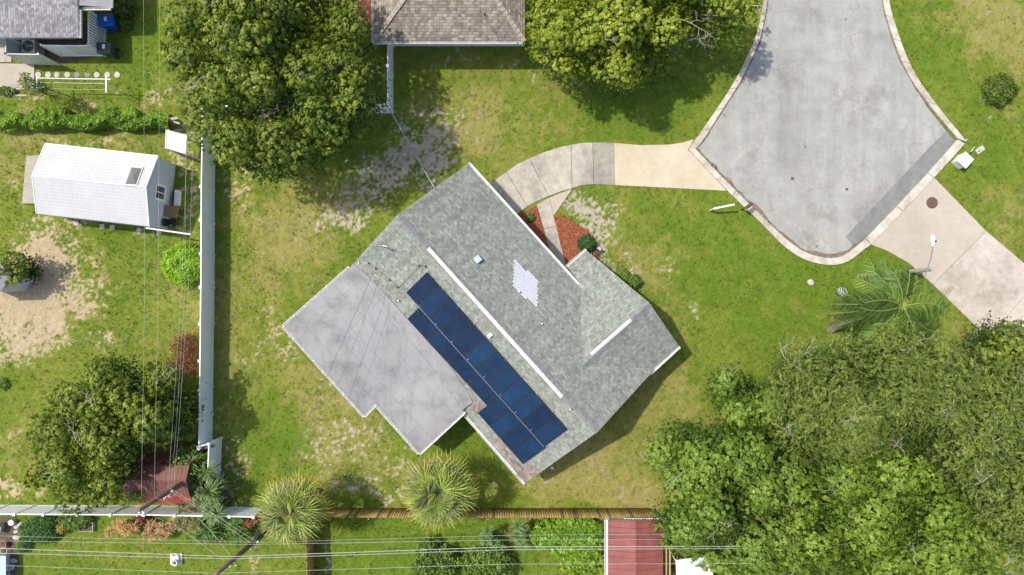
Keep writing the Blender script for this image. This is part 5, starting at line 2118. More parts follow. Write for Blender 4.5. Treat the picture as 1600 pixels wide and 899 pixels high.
# bottom: faded red metal roof
t = thing("red_shed", "long shed with faded red metal roof at the bottom edge of the photo", "shed", P(990, 880, 0))
zr0 = 2.5
c0, c1 = P(950, 812.5, 2.3), P(994, 814, 2.7)
c2 = P(1036, 814, 2.3)
dY = Vector((0, -7, 0))
mb = MB()
mb.slab([c0, c1, c1 + dY, c0 + dY], Vector((0, 1, 0)), .06, side=1)
mb.slab([c1, c2, c2 + dY, c1 + dY], Vector((0, 1, 0)), .06, side=1)
ro = mb.build("roof", [M['red_roof'], M['terracotta']], t)
mb = MB(); mb.tube([c1 + up * .02, c1 + dY + up * .02], .05, 6); mb.build("ridge_cap", M['red_roof'], ro)
mb = MB()
x = 0
while x < c2.x - P(962, 812, 2.3).x:
    mb.box(c0 + Vector((.5 + x + .5, .07, -.02)), (.09, .06, .05)); x += .16
mb.build("eave_blocks", M['trim'], ro)
mb = MB()
mb.prism([(c0.x + .15, c0.y - .1), (c2.x - .1, c0.y - .1), (c2.x - .1, c0.y - 6.9), (c0.x + .15, c0.y - 6.9)], 0, 2.2)
mb.build("wall", M['wall'], t)
g = gutter(c0 + up * .02, c0 + dY + up * .02, t, Vector((-1, 0, 0)), M['trim'], .2)
# leaf litter on the roof
packs = []
n = 900
X = RNG.normal(1015, 9, n); Y = RNG.uniform(835, 905, n)
C3 = np.array([tuple(P(a_, b_, 2.56 - max(0, (a_ - 994)) * .009)) for a_, b_ in zip(X, Y)])
packs.append(quads_from(C3, RNG.normal(size=(n, 3)) * .2 + np.array([0, 0, 1]), .07, .02, palette([(.12, .11, .04), (.22, .2, .08), (.16, .09, .05)], RNG.random(n))))
lo_ = foliage_obj("leaf_litter", packs, None); stuff(lo_)
# timber frame beside it
t = thing("timber_rack", "tan timber posts and rails standing right of the red metal roof", "frame", P(1040, 880, 0))
mb = MB()
for xx in (1041, 1046.5):
    a_ = P(xx, 858, 1.9); mb.box(a_ + Vector((0, -2.4, 0)), (.09, 4.8, .09))
mb.build("rail", simple('tan_timber', (.45, .30, .15), .25, 4, .8), t)
for yy in (862, 880, 898):
    a_ = P(1043, yy, 0); mb = MB(); mb.box(a_ + up * .93, (.09, .09, 1.86)); mb.build("post", M['wood_brown'], t)
# white canopy
t = thing("carport", "bright white metal carport roof peeking between the trees at the bottom", "carport", P(1090, 900, 0))
q = [P(1056, 876, 2.4), P(1112, 868, 2.5), P(1118, 960, 2.5), P(1060, 965, 2.4)]
mb = MB(); mb.slab(q, Vector((0, 1, 0)), .08); mb.build("roof", [M['canopy_w'], M['white']], t)
for p in q:
    mb = MB(); mb.tube([Vector((p.x, p.y, 0)), p - up * .05], .04, 8); mb.build("post", M['white'], t)

# grey shed corner at the far left edge
t = thing("grey_shed", "corner of a grey roofed shed at the left edge behind the round tree shadow", "shed", P(-20, 440, 0))
q = [P(-45, 408, 2.2), P(2, 412, 2.2), P(16, 434, 2.2), P(0, 456, 2.2), P(-45, 458, 2.2)]
mb = MB(); mb.slab(q, Vector((1, 0, 0)), .1); mb.build("roof", [simple('blue_grey_sheet', (.16, .17, .195), .12, 2, .6), M['trim']], t)
cq = sum(q, Vector()) / 5
mb = MB(); mb.prism([(cq + (p - cq) * .9).xy for p in q], 0, 2.12); mb.build("wall", M['wall'], t)

# ------------------------------------------------------------------ street things
c = P(1455.5, 317.3, 0)
t = thing("manhole_cover", "round rusty brown manhole cover in the right driveway", "manhole", c)
mb = MB(); mb.lathe(c + up * .04, [(.36, 0), (.36, .02), (.33, .026)], 32); mb.build("rim", M['iron'], t)
mb = MB()
for rr in (.1, .2, .29):
    mb.tube([c + Vector((math.cos(k / 24 * 6.2832) * rr, math.sin(k / 24 * 6.2832) * rr, .068)) for k in range(25)], .012, 4, cap=False)
for k in range(8):
    a_ = k * .785
    mb.box(c + Vector((math.cos(a_) * .2, math.sin(a_) * .2, .068)), (.2, .03, .014), rz=a_)
mb.build("lid_pattern", simple('worn_iron', (.20, .12, .10), .3, 12, .6, metal=.3), t)
mb = MB(); c = P(1256, 364.5, 0); mb.lathe(c + up * .015, [(.17, 0), (.17, .018)], 20)
tag(mb.build("valve_cover", M['stone_dark'], smooth=False), "small grey round valve cover at the lower end of the cul-de-sac", "valve cover")
for k, (x_, y_, lab) in enumerate(((1238, 279.5, "dark round survey disc in the asphalt, left of the middle of the turning circle"), (1323, 296, "dark round survey disc in the asphalt, right of the middle of the turning circle"))):
    mb = MB(); mb.lathe(P(x_, y_, 0) + up * .02, [(.10, 0), (.09, .014)], 14)
    tag(mb.build("survey_disc", M['iron']), lab, "disc", "dark discs in the asphalt")

# utility cabinet (white green-lidded box seen from above)
c = P(1497, 254, 0)
t = thing("utility_box", "white square utility box on the grass beyond the curb corner", "utility box", c)
rz = -.72
U = Vector((math.cos(rz), math.sin(rz), 0)); V_ = Vector((-math.sin(rz), math.cos(rz), 0))
mb = MB(); mb.box(c + up * .33 - U * .02, (.62, .66, .62), axes=(U, V_, up)); mb.build("cabinet", M['plastic_w'], t, bevel=.02)
mb = MB(); mb.add([c + U * x_ * .36 + V_ * y_ * .38 + up * z_ for z_ in (.64, .70) for x_, y_ in ((-1, -1), (1, -1), (1, 1), (-1, 1))] +
       [c + U * .05 + V_ * .30 + up * .79, c + U * .05 - V_ * .30 + up * .79],
       [(0, 3, 2, 1), (0, 1, 5, 4), (1, 2, 6, 5), (2, 3, 7, 6), (3, 0, 4, 7), (7, 6, 8), (5, 4, 9), (6, 5, 9, 8), (4, 7, 8, 9)])
mb.build("lid", M['plastic_w'], t)
mb = MB(); mb.box(c + V_ * .22 - U * .08 + up * .735, (.1, .18, .01), axes=(U, V_, up)); mb.build("hatch", M['stone_dark'], t)
c = P(1531, 234.5, 0)
t = thing("meter_cover", "pale rectangular water meter cover lying in the grass right of the curb corner", "meter cover", c)
mb = MB(); mb.box(c + up * .03, (.56, .33, .06), rz=.62); mb.build("lid", M['stone'], t, bevel=.02)
mb = MB(); mb.lathe(c + Vector((-.10, -.10, .061)), [(.05, 0), (.045, .01)], 12); mb.build("reading_port", M['iron'], t)
mb = MB()
a_ = P(1507, 243, 0)
mb.tube([a_, a_ + Vector((.10, .14, .45)), a_ + Vector((.28, .42, .5))], [.05, .045, .02], 6)
tag(mb.build("cable_marker", M['metal']), "short slanted grey marker post between the curb corner and the utility box", "marker post")
mb = MB(); mb.lathe(P(1509, 219, 0), [(.06, 0), (.055, .09), (.01, .1)], 10)
tag(mb.build("corner_pin", M['stone']), "tiny pale survey pin at the tip of the curb corner", "survey pin")

# mailbox on a slanted white arm post
c = P(1109.5, 329, 0)
t = thing("mailbox_post", "white bent mailbox post standing in the grass left of the curb", "post", c)
mb = MB()
a1_ = c + up * .85; a2_ = P(1146, 320, 1.25)
mb.tube([c - up * .1, a1_], .055, 8); mb.build("post", M['white'], t)
mb = MB(); mb.box((a1_ + a2_) / 2, ((a2_ - a1_).length + .1, .10, .10), axes=((a2_ - a1_).normalized(), Vector((0, 1, 0)), up)); mb.build("arm", M['white'], t)
mb = MB(); mb.tube([c + up * .35, c.lerp(a2_, .42) + up * .42], .035, 6); mb.build("brace", M['white'], t)
c = P(1160.5, 325.5, 0)
t = thing("mailbox", "dark brown rounded mailbox leaning out over the curb", "mailbox", c)
mb = MB(); mb.tube([c + Vector((-.1, -.1, -.1)), c + Vector((-.1, -.1, .95))], .04, 8); mb.build("post", M['black'], t)
d = Vector((.78, .62, 0)).normalized(); s = d.cross(up)
pr = [(-.10, 0), (.10, 0), (.10, .12), (.07, .18), (0, .21), (-.07, .18), (-.10, .12)]
vs = [c + d * dd_ + s * x_ + up * (.95 + z_) for dd_ in (-.26, .26) for x_, z_ in pr]
fs = [tuple(range(7)), tuple(range(13, 6, -1))] + [(k, (k + 1) % 7, 7 + (k + 1) % 7, 7 + k) for k in range(7)]
mb = MB(); mb.add(vs, fs); mb.build("box", simple('dark_brown_metal', (.10, .065, .06), .3, 4, .45), t)
mb = MB(); mb.box(c - d * .27 + up * 1.04, (.02, .16, .15), axes=(d, s, up)); mb.build("door", M['stone_dark'], t)
mb = MB(); mb.box(c + s * .115 + up * 1.1, (.16, .012, .04), axes=(d, s, up)); mb.build("flag", M['red_paint'], t)

# street light: wooden pole with curved arm, over the right driveway
b_ = P(1347, 426, 0)
tp = P(1457, 421, 7.0)
tp = Vector((P(1457, 421, 7.0).x, P(1457, 421, 7.0).y, 7.0)); b_ = Vector((tp.x - .15, tp.y - .1, 0))
t = thing("street_light", "wooden pole street light with curved arm reaching over the right driveway", "street light", b_)
mb = MB(); mb.tube([b_ - up * .1, b_.lerp(tp, .5), tp], [.14, .12, .10], 12); mb.build("pole", M['wood_grey'], t)
pts = [P(1445, 434, 6.6), P(1449, 421, 6.75), P(1454.5, 404, 7.0), P(1457, 390, 7.2), P(1457.5, 383, 7.25)]
mb = MB(); mb.tube(pts, .03, 8); mb.build("arm", M['metal'], t)
q = P(1457.5, 376, 7.25)
mb = MB()
ax_ = Vector((0, 1, 0))
mb.tube([q - ax_ * .30, q - ax_ * .2, q + ax_ * .12, q + ax_ * .26, q + ax_ * .3], [.05, .10, .13, .10, .03], 12)
mb.build("lamp_head", M['plastic_w'], t, True)
mb = MB(); mb.lathe(q + Vector((.06, -.06, .11)), [(.045, 0), (.045, .06), (.01, .07)], 10); mb.build("photo_cell", M['black'], t)
mb = MB(); mb.lathe(q - up * .16 + ax_ * .05, [(.05, 0), (.09, .05), (.09, .08)], 12); mb.build("lens", M['lamp_lens'], t)

# rocks on the lawn
def rock(label, px, py, r, mat, flat=.5):
    c = P(px, py, 0)
    bb = MB()
    seg, rings = 10, 5
    prof = []
    vs = []
    for i in range(rings):
        e = i / (rings - 1) * 1.45
        for k in range(seg):
            a = k / seg * 6.2832
            rr = r * math.cos(e) * (1 + .18 * math.sin(a * 2 + px) + random.uniform(-.08, .08))
            vs.append((c.x + rr * math.cos(a) * 1.15, c.y + rr * math.sin(a) * .85, r * flat * math.sin(e)))
    fs = [[i * seg + k, i * seg + (k + 1) % seg, (i + 1) * seg + (k + 1) % seg, (i + 1) * seg + k] for i in range(rings - 1) for k in range(seg)]
    fs.append([(rings - 1) * seg + k for k in range(seg)])
    bb.add(vs, fs)
    return tag(bb.build("rock", mat, smooth=True), label, "rock", "rocks on the front lawn")


rock("small cream rock on the front lawn below the cul-de-sac", 1267, 441.5, .22, M['stone'])
rock("flat pale blue grey rock on the lawn left of the feather palm", 1317, 456.5, .33, simple('pale_blue_rock', (.42, .43, .44), .15, 5, .85, bmp=.3), .35)
mb = MB(); mb.lathe(P(863, 731, 0), [(.09, 0), (.11, .04), (.10, .09), (.03, .11)], 14)
tag(mb.build("lawn_ball", M['white'], smooth=True), "small white ball on the grass below the house gable", "ball")
mb = MB(); q = P(934.5, 390, .0); mb.box(q + up * .55, (.24, .14, .10), rz=-.75); mb.tube([q, q + up * .5], .04, 8, mi=1)
tag(mb.build("garden_light", [M['stone'], M['black']]), "small pale topped garden light beside the round shrub at the front wing", "light")
mb = MB()
q = P(929, 395, .0)
mb.tube([q + Vector((math.cos(k * .6) * (.18 + k * .002), math.sin(k * .6) * (.18 + k * .002), .08 + k * .006)) for k in range(34)], .018, 6)
tag(mb.build("garden_hose", M['bin_green']), "dark green coiled garden hose between the shrub and the wing wall", "hose")

# bottom strip: pedestal on the lawn
c = P(276.5, 873, 0)
t = thing("bird_bath", "square white stone plinth with round dark bowl on the bottom lawn", "bird bath", c)
mb = MB(); mb.box(c + up * .06, (.74, .72, .12)); mb.box(c + up * .2, (.5, .5, .2)); mb.build("plinth", M['trim'], t, bevel=.03)
mb = MB(); mb.lathe(c + Vector((.05, -.12, .3)), [(.16, 0), (.21, .10), (.21, .13), (.15, .13), (.08, .06), (.01, .05)], 20); mb.build("bowl", M['stone'], t, True)
mb = MB(); mb.lathe(c + Vector((.05, -.12, .41)), [(.07, 0), (.065, .01)], 14); mb.build("drain_hole", M['black'], t)
for (dx_, dy_) in ((-.2, .27), (.12, .29)):
    mb = MB(); mb.box(c + Vector((dx_, dy_, .17)), (.16, .14, .14)); mb.build("corner_block", M['stone'], t, bevel=.02)


def pot(name, label, cat, px, py, r, h, mat, mat2=None, group=None):
    c = P(px, py, 0)
    t = thing(name, label, cat, c, group)
    mb = MB(); mb.lathe(c, [(r * .8, 0), (r, h), (r * 1.06, h), (r * 1.06, h + .03), (r * .9, h + .03), (r * .86, h - .03), (.01, h - .035)], 24)
    mb.build("rim_and_body", mat, t, True)
    if mat2:
        mb = MB(); mb.lathe(c + up * (h - .028), [(r * .84, 0), (r * .8, .01)], 20); mb.build("filling", mat2, t)
    return t


BG = "pots and buckets in the bottom left corner"
pot("round_table_top", "large white round tub in the bottom left corner", "tub", 3, 822, .30, .5, M['plastic_w'], M['canopy_w'], BG)
pot("bucket", "small white bucket beside the vinyl fence in the bottom left corner", "bucket", 24, 814, .17, .35, M['plastic_w'], M['canopy_w'], BG)
pot("flower_pot", "terracotta flower pot between the white tub and the coiled ring", "flower pot", 11, 848, .2, .3, M['terracotta'], M['soil'], BG)
pot("flower_pot", "red flower pot with pale rim at the very bottom left corner", "flower pot", 12, 893, .2, .35, M['red_paint'], M['terracotta'], BG)
mb = MB(); q = P(6, 861, .25)
mb.tube([q + Vector((math.cos(k / 24 * 6.2832) * .2, math.sin(k / 24 * 6.2832) * .2, 0)) for k in range(25)], .03, 6, cap=False)
tag(mb.build("hose_ring", M['stone']), "pale coiled ring lying left of the terracotta pot", "hose")
mb = MB(); mb.box(P(-4, 886, .4), (1.0, 1.3, .8)); mb.box(P(-4, 886, .83), (1.06, 1.36, .05))
tag(mb.build("storage_box", simple('pale_blue_box', (.45, .52, .62), .08, 1.5, .5)), "pale blue storage box in the bottom left corner", "box")
for k, (x_, y_) in enumerate(((27, 824), (32, 819), (26, 831), (27, 840), (21, 876), (18, 886))):
    labs = ["lower of two pale stones beside the white bucket", "upper right pale stone touching the leafy bed by the bucket", "pale edging stone right of the white tub",
            "pale edging stone right of the terracotta pot", "white rough stone right of the pale blue box", "small white stone right of the pale blue box near the red pot"]
    o = rock(labs[k], x_, y_, random.uniform(.15, .24), M['stone'], .7); o['group'] = "edging stones in the bottom left corner"
mb = MB(); q = P(138, 822, 0)
mb.prism([(q.x - .4, q.y - .26), (q.x + .4, q.y - .26), (q.x + .4, q.y + .26), (q.x - .4, q.y + .26)], 0, .18, side=1)
for sx_, sy_, wx_, wy_ in ((0, -.27, .86, .04), (0, .27, .86, .04), (-.42, 0, .04, .56), (.42, 0, .04, .56)):
    mb.box(Vector((q.x + sx_, q.y + sy_, .12)), (wx_, wy_, .24), mi=1)
tag(mb.build("planter_box", [M['soil'], M['wood_grey']]), "small grey wooden planter box at the edge of the bottom left bed", "planter")
mb = MB(); mb.lathe(P(418, 849, .35), [(.05, 0), (.08, .06), (.03, .12)], 8)

# ------------------------------------------------------------------ utility poles and wires
PZ = 7.0


def power_pole(label, base_px, top_px, arms):
    tp_ = P(*top_px, PZ)
    bs = Vector((tp_.x + .05, tp_.y, 0))
    bs = P(*base_px, 0)
    t = thing("utility_pole", label, "utility pole", bs, "utility poles along the back fence")
    mb = MB(); mb.tube([bs - up * .2, bs.lerp(tp_, .5), tp_], [.17, .15, .115], 12); mb.build("pole", M['pole'], t, True)
    for f, n in arms:
        q = bs.lerp(tp_, f)
        for k in range(n):
            a_ = -1.9 + k * 1.1
            p2 = q + Vector((math.cos(a_) * .32, math.sin(a_) * .32, .05))
            mb = MB(); mb.tube([q, p2], .022, 6); mb.lathe(p2, [(.045, -.02), (.06, .03), (.03, .07), (.05, .1), (.02, .14)], 8, 1)
            mb.build("insulator", [M['metal'], M['plastic_w']], t)
    return t, tp_


pole1, pt1 = power_pole("brown leaning utility pole rising from the spiky plants near the red brown shed", (322, 733), (217, 797), [(.98, 2), (.62, 3), (.56, 2)])
pole2, pt2 = power_pole("brown leaning utility pole at the bottom near the left fan palm", (418, 829), (338, 897), [(.98, 1), (.72, 2), (.32, 3)])


def wire(label, pts, r=.017, mat=None, sag=.25):
    W = []
    for i in range(len(pts) - 1):
        a_, b_ = pts[i], pts[i + 1]
        for k in range(8):
            u = k / 8
            p = P(a_[0] + (b_[0] - a_[0]) * u, a_[1] + (b_[1] - a_[1]) * u, a_[2] + (b_[2] - a_[2]) * u)
            W.append(p)
    W.append(P(*pts[-1]))
    mb = MB(); mb.tube(W, r, 6)
    o = mb.build("power_line", mat or M['wire'])
    return tag(o, label, "power line", "overhead power lines")


wire("thin overhead wire, furthest left of the four running up the photo", [(224, -60, 7), (226, 450, 6.6), (221, 776, 6.9)], .0045)
wire("thin overhead wire running up beside the far left one, over the red brown shed", [(250, -60, 7), (247, 450, 6.6), (241, 777, 6.7)], .0045)
wire("thin overhead wire passing just right of the shed window", [(306, -60, 5.4), (292.5, 225, 5.0), (284, 450, 4.8), (262.5, 766, 5.2)], .0045)
wire("thin overhead wire closest to the left vinyl fence", [(320, -60, 5.2), (302, 225, 4.8), (294, 450, 4.6), (279, 674, 5.0), (271, 761, 5.0)], .0045)
wire("short doubled wire beside the one closest to the left vinyl fence", [(290, 225, 5.1), (289, 450, 4.8), (275, 674, 4.9), (267, 764, 5.1)], .004)
wire("topmost of the wires running across the bottom lawn", [(-30, 837, 5.0), (388, 847, 4.8), (400, 848, 4.8), (800, 836.5, 5.2), (1200, 834, 5.2)], .006)
wire("second wire from the top across the bottom lawn", [(-30, 845, 5.0), (388, 851, 4.7), (800, 844, 5.1), (1200, 843, 5.1)], .0075)
wire("thick upper wire of the bright pair across the bottom lawn", [(-30, 856, 6.0), (361, 870, 5.9), (800, 854.5, 6.1), (1200, 854, 6.1)], .014)
wire("lower wire of the bright pair across the bottom lawn", [(-30, 864, 6.0), (361, 873.5, 5.9), (800, 859, 6.1), (1200, 857, 6.1)], .011)
wire("lowest single wire crossing the very bottom of the photo", [(-30, 882.5, 6.9), (338, 896, 6.9), (800, 881.5, 7.0), (1200, 881, 7.0)], .0075)
wire("upper of the wires linking the two brown utility poles", [(265, 763, 5.1), (340, 808, 4.9), (400, 846, 4.8)], .0075)
wire("lower of the wires linking the two brown utility poles", [(267, 768, 5.0), (345, 816, 4.8), (392, 849, 4.8)], .0075)
wire("sagging cable looping from the shed side pole to the bottom pole", [(241, 777, 6.6), (300, 800, 5.6), (330, 830, 5.6), (361, 870, 5.9)], .007)
wire("thin stay wire from the shed side pole down to the bottom pole top", [(217, 796, 6.9), (280, 825, 6.3), (350, 876, 6.5)], .006)
wire("dark service cable crossing the grey porch roof to the house mast", [(394, 847, 4.8), (513, 584, 4.6), (577, 441, 4.9), (600, 385, mast_top.z)], .012, M['wire_dark'])
wire("second dark cable crossing the middle of the grey porch roof", [(396, 850, 4.8), (536, 584, 4.5), (590, 444, 4.8), (612, 389, mast_top.z)], .009, M['wire_dark'])  # added strand imitating the shadow the service cable casts on the porch


# ------------------------------------------------------------------ white car at the right edge
c = P(1626, 540, 0)
t = thing("parked_car", "white car at the right edge parked on the driveway behind the trees", "car", c)
d = Vector((-.70, .71, 0)).normalized(); s = Vector((d.y, -d.x, 0))
def sec(x, w_, zs):
    return [c + d * x + s * (w_ * k) + up * z_ for k, z_ in zs]
secs = []
for x, w_, hz in ((-2.2, .80, .75), (-2.0, .88, .95), (-1.2, .90, 1.0), (.9, .90, .98), (1.9, .86, .85), (2.2, .72, .62)):
    secs.append([c + d * x + s * (w_ * k) + up * z_ for k, z_ in ((-1, .3), (-1, hz * .85), (-.85, hz), (.85, hz), (1, hz * .85), (1, .3))])
vs = [p for q in secs for p in q]
fs = [tuple(range(6)), tuple(range(35, 29, -1))]
for i in range(5):
    for k in range(6):
        fs.append((i * 6 + k, (i + 1) * 6 + k, (i + 1) * 6 + (k + 1) % 6, i * 6 + (k + 1) % 6))
mb = MB(); mb.add(vs, fs); mb.build("body", M['car'], t, bevel=.05)
cab = []
for x, w_, z_ in ((-1.7, .80, .95), (-1.2, .66, 1.42), (.1, .66, 1.45), (1.0, .80, .98)):
    cab.append([c + d * x + s * (w_ * k) + up * z_ for k in (-1, 1)])
vs = [p for q in cab for p in q] + [c + d * x + s * (w_ * k) + up * .9 for x, w_ in ((-1.7, .8), (1.0, .8)) for k in (-1, 1)]
fs = [(0, 1, 3, 2), (4, 5, 7, 6), (0, 2, 4, 6, 10, 8), (1, 9, 11, 7, 5, 3)]
mb = MB(); mb.add(vs, fs); mb.build("window", M['glass'], t)
mb = MB(); mb.box(c + d * -.55 + up * 1.45, (1.35, 1.3, .05), axes=(d, s, up)); mb.build("cabin_roof", M['car'], t, bevel=.02)
for fx in (-1.35, 1.35):
    for sg in (-1, 1):
        q = c + d * fx + s * (sg * .82) + up * .32
        mb = MB(); mb.tube([q - s * .1, q + s * .1], .32, 18); wh = mb.build("wheel", M['tyre'], t)
        mb = MB(); mb.tube([q - s * .105, q + s * .105], .18, 14); mb.build("rim", M['metal'], wh)
for sg in (-1, 1):
    mb = MB(); mb.box(c + d * 2.1 + s * (sg * .6) + up * .65, (.12, .3, .14), axes=(d, s, up)); mb.build("headlight", M['lamp_lens'], t)

# ------------------------------------------------------------------ trees
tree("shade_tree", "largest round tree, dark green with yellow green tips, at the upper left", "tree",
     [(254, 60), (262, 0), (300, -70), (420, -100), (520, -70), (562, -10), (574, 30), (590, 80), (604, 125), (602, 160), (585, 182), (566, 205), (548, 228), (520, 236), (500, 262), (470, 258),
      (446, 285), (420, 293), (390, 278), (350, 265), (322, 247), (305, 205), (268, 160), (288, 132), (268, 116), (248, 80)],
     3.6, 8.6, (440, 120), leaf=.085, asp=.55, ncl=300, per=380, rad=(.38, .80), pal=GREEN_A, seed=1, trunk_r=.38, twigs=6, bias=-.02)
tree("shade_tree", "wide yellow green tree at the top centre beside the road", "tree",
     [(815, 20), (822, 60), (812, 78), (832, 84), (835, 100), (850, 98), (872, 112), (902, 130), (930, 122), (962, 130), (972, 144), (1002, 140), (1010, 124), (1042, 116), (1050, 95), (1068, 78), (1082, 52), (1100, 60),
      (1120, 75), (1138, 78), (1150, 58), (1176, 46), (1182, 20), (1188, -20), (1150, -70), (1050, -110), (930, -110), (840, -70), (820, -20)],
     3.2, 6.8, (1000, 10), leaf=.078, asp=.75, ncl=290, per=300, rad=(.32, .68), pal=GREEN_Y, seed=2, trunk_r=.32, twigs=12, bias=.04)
tree("olive_tree", "huge olive green feathery tree filling the lower right", "tree",
     [(1212, 585), (1225, 560), (1250, 545), (1290, 528), (1340, 530), (1372, 512), (1410, 505), (1450, 512), (1480, 528), (1520, 545), (1545, 565), (1580, 560), (1640, 570), (1680, 650), (1680, 860),
      (1620, 900), (1575, 880), (1555, 830), (1520, 800), (1470, 745), (1400, 725), (1330, 730), (1290, 738), (1235, 715), (1215, 665), (1205, 612)],
     3.0, 6.4, (1430, 640), leaf=.105, asp=.17, ncl=380, per=620, rad=(.55, 1.05), pal=OLIVE, seed=3, style='fine', trunk_r=.35, twigs=26, under=.25, bias=.02, lobe=1.3, depth=1.7)
tree("broad_tree", "mid green tree left of the feathery olive tree at the lower right", "tree",
     [(1010, 700), (1022, 680), (1035, 664), (1062, 658), (1082, 668), (1108, 668), (1140, 655), (1180, 660), (1240, 664), (1262, 715), (1250, 780), (1262, 860), (1260, 930), (1120, 930), (1110, 890), (1070, 878), (1040, 862), (1018, 812),
      (1040, 785), (1040, 745), (1012, 730)],
     2.8, 6.6, (1140, 780), leaf=.078, asp=.55, ncl=260, per=360, rad=(.35, .72), pal=GREEN_B, seed=4, trunk_r=.3, twigs=10, bias=.06)
tree("broad_tree", "bright green leafy tree at the bottom right under the feathery tree", "tree",
     [(1245, 722), (1300, 706), (1345, 704), (1390, 704), (1440, 715), (1490, 752), (1535, 795), (1570, 860), (1590, 930), (1250, 940), (1225, 860), (1240, 810), (1228, 760)],
     3.2, 7.0, (1390, 830), leaf=.078, asp=.6, ncl=240, per=360, rad=(.35, .72), pal=GREEN_C, seed=5, trunk_r=.3, twigs=8, bias=.02)
tree("small_tree", "small rounded mid green tree at the edge of the lawn left of the olive tree", "tree",
     [(1118, 600), (1125, 582), (1160, 578), (1172, 590), (1195, 598), (1222, 602), (1228, 640), (1210, 668), (1170, 668), (1140, 660), (1120, 635)],
     2.2, 4.6, (1165, 620), leaf=.08, asp=.6, ncl=60, per=280, rad=(.35, .65), pal=GREEN_B, seed=6, trunk_r=.15, twigs=2, bias=.05)
tree("small_tree", "dark green tree at the right edge over the end of the driveway", "tree",
     [(1532, 515), (1560, 505), (1600, 500), (1640, 510), (1660, 570), (1600, 580), (1550, 570), (1530, 545)],
     2.5, 4.8, (1590, 545), leaf=.075, asp=.55, ncl=60, per=260, rad=(.35, .7), pal=GREEN_A, seed=7, trunk_r=.18, twigs=3)
tree("side_tree", "broad dark green tree left of the red brown shed", "tree",
     [(130, 562), (160, 556), (195, 560), (203, 590), (232, 582), (258, 570), (276, 592), (303, 602), (308, 640), (304, 690), (278, 705), (245, 702), (215, 712), (205, 730), (188, 750), (184, 782), (150, 796),
      (110, 808), (84, 796), (78, 765), (50, 768), (30, 752), (62, 718), (45, 690), (38, 655), (70, 640), (62, 615), (95, 598), (130, 598)],
     2.6, 5.6, (160, 690), leaf=.08, asp=.6, ncl=220, per=330, rad=(.33, .68), pal=GREEN_A, seed=8, trunk_r=.25, twigs=5, bias=.06)
tree("side_tree", "small dark tree growing at the left edge over the bare sand", "tree",
     [(0, 395), (30, 392), (44, 405), (46, 430), (36, 448), (5, 445), (-15, 420)],
     1.0, 2.0, (22, 424), leaf=.07, asp=.6, ncl=22, per=180, rad=(.3, .5), pal=GREEN_A, seed=9, trunk_r=.08, twigs=0, bias=.0)
tree("side_tree", "young silvery green tree on the patio edge by the stepping stones", "tree",
     [(28, 116), (40, 112), (55, 125), (62, 145), (48, 150), (34, 140)],
     1.3, 2.5, (52, 140), leaf=.07, asp=.35, ncl=14, per=110, rad=(.2, .38), pal=OLIVE, seed=10, trunk_r=.05, twigs=2, twig_len=.5)

fan_palm("left fan palm of two, growing over the back fence", 458, 797, 4.2, 2.15, 21)
fan_palm("right fan palm of two, largest, below the grey porch corner", 684, 770, 4.3, 2.35, 22)
feather_palm()

# shrubs
bush("round_bush", "bright green clipped round bush beside the left vinyl fence", "bush", 293, 414, 1.28, 1.3, .055, 15000, [(.12, .24, .014), (.22, .40, .018), (.33, .52, .03), (.42, .60, .06)])
bush("round_bush", "dark green clipped bush alone on the far right lawn", "bush", 1557, 143, 1.02, .9, .05, 6500, GREEN_A)
bush("round_bush", "small dark green shrub in the red mulch at the front wing corner", "bush", 916, 381, .55, .8, .055, 2400, [(.02, .07, .015), (.05, .13, .03), (.09, .19, .04)])
bush("garden_plant", "tiny green plant in the left triangle of red mulch", "plant", 829, 340.5, .30, .35, .05, 500, GREEN_B)
bush("garden_plant", "low green shrub against the right side of the front wing", "plant", 975, 432, .42, .5, .055, 1300, GREEN_C)
bush("garden_plant", "larger dark shrub beside the front wing eave", "plant", 990, 441, .45, .7, .055, 1500, GREEN_B)
bush("red_shrub", "wispy red brown shrub beside the left vinyl fence", "bush", 285, 553, 1.25, 1.2, .05, 3600, [(.10, .09, .03), (.19, .07, .03), (.30, .08, .05), (.13, .16, .05)], rough_=.3, lobes=9)
bush("red_shrub", "small patch of red leaves on the edge of the olive tree", "bush", 1205, 601, .35, 2.6, .06, 500, [(.25, .05, .03), (.32, .10, .05)], rough_=.3)
bush("corner_bush", "dark bush beside the blue bin at the top left", "bush", 198, 14, .75, 1.3, .06, 3000, GREEN_A)
bush("corner_bush", "low dark bush between the blue bin and the grass", "bush", 198, 40, .42, .6, .06, 1200, GREEN_A)
bush("corner_bush", "low green hedge tuft on the patio edge by the stone strip", "bush", 12, 144, .5, .4, .05, 1200, GREEN_B, sx=1.3, sy=.6)

# hedge
c = P(120, 190, 0)
hedge = thing("hedge", "long bright green hedge strip across the upper left yards", "hedge", c)
packs = []
n = 26000
X = RNG.uniform(-6, 262, n)
top_ = 173 + 5 * np.sin(X * .06) + 4 * np.sin(X * .17 + 1); bot_ = 202 + 3 * np.sin(X * .09 + 2)
v = RNG.random(n)
Yp = top_ + (bot_ - top_) * v
Z = 1.15 * np.sqrt(np.clip(1 - (2 * v - 1) ** 2, 0, 1)) * (.8 + .35 * vnoise(X * .1, Yp * .1, 1.3, 8)) + RNG.normal(0, .05, n)
Z = np.clip(Z, .03, 1.6)
k = (CAM_H - Z) / FPX
pos = np.stack([(X - NX) * k, -(Yp - NY) * k, Z], 1)
N_ = RNG.normal(0, .45, (n, 3)) + np.stack([np.zeros(n), -(v - .5) * 1.6, np.full(n, .8)], 1)
ll = .075 * RNG.uniform(.6, 1.4, n)
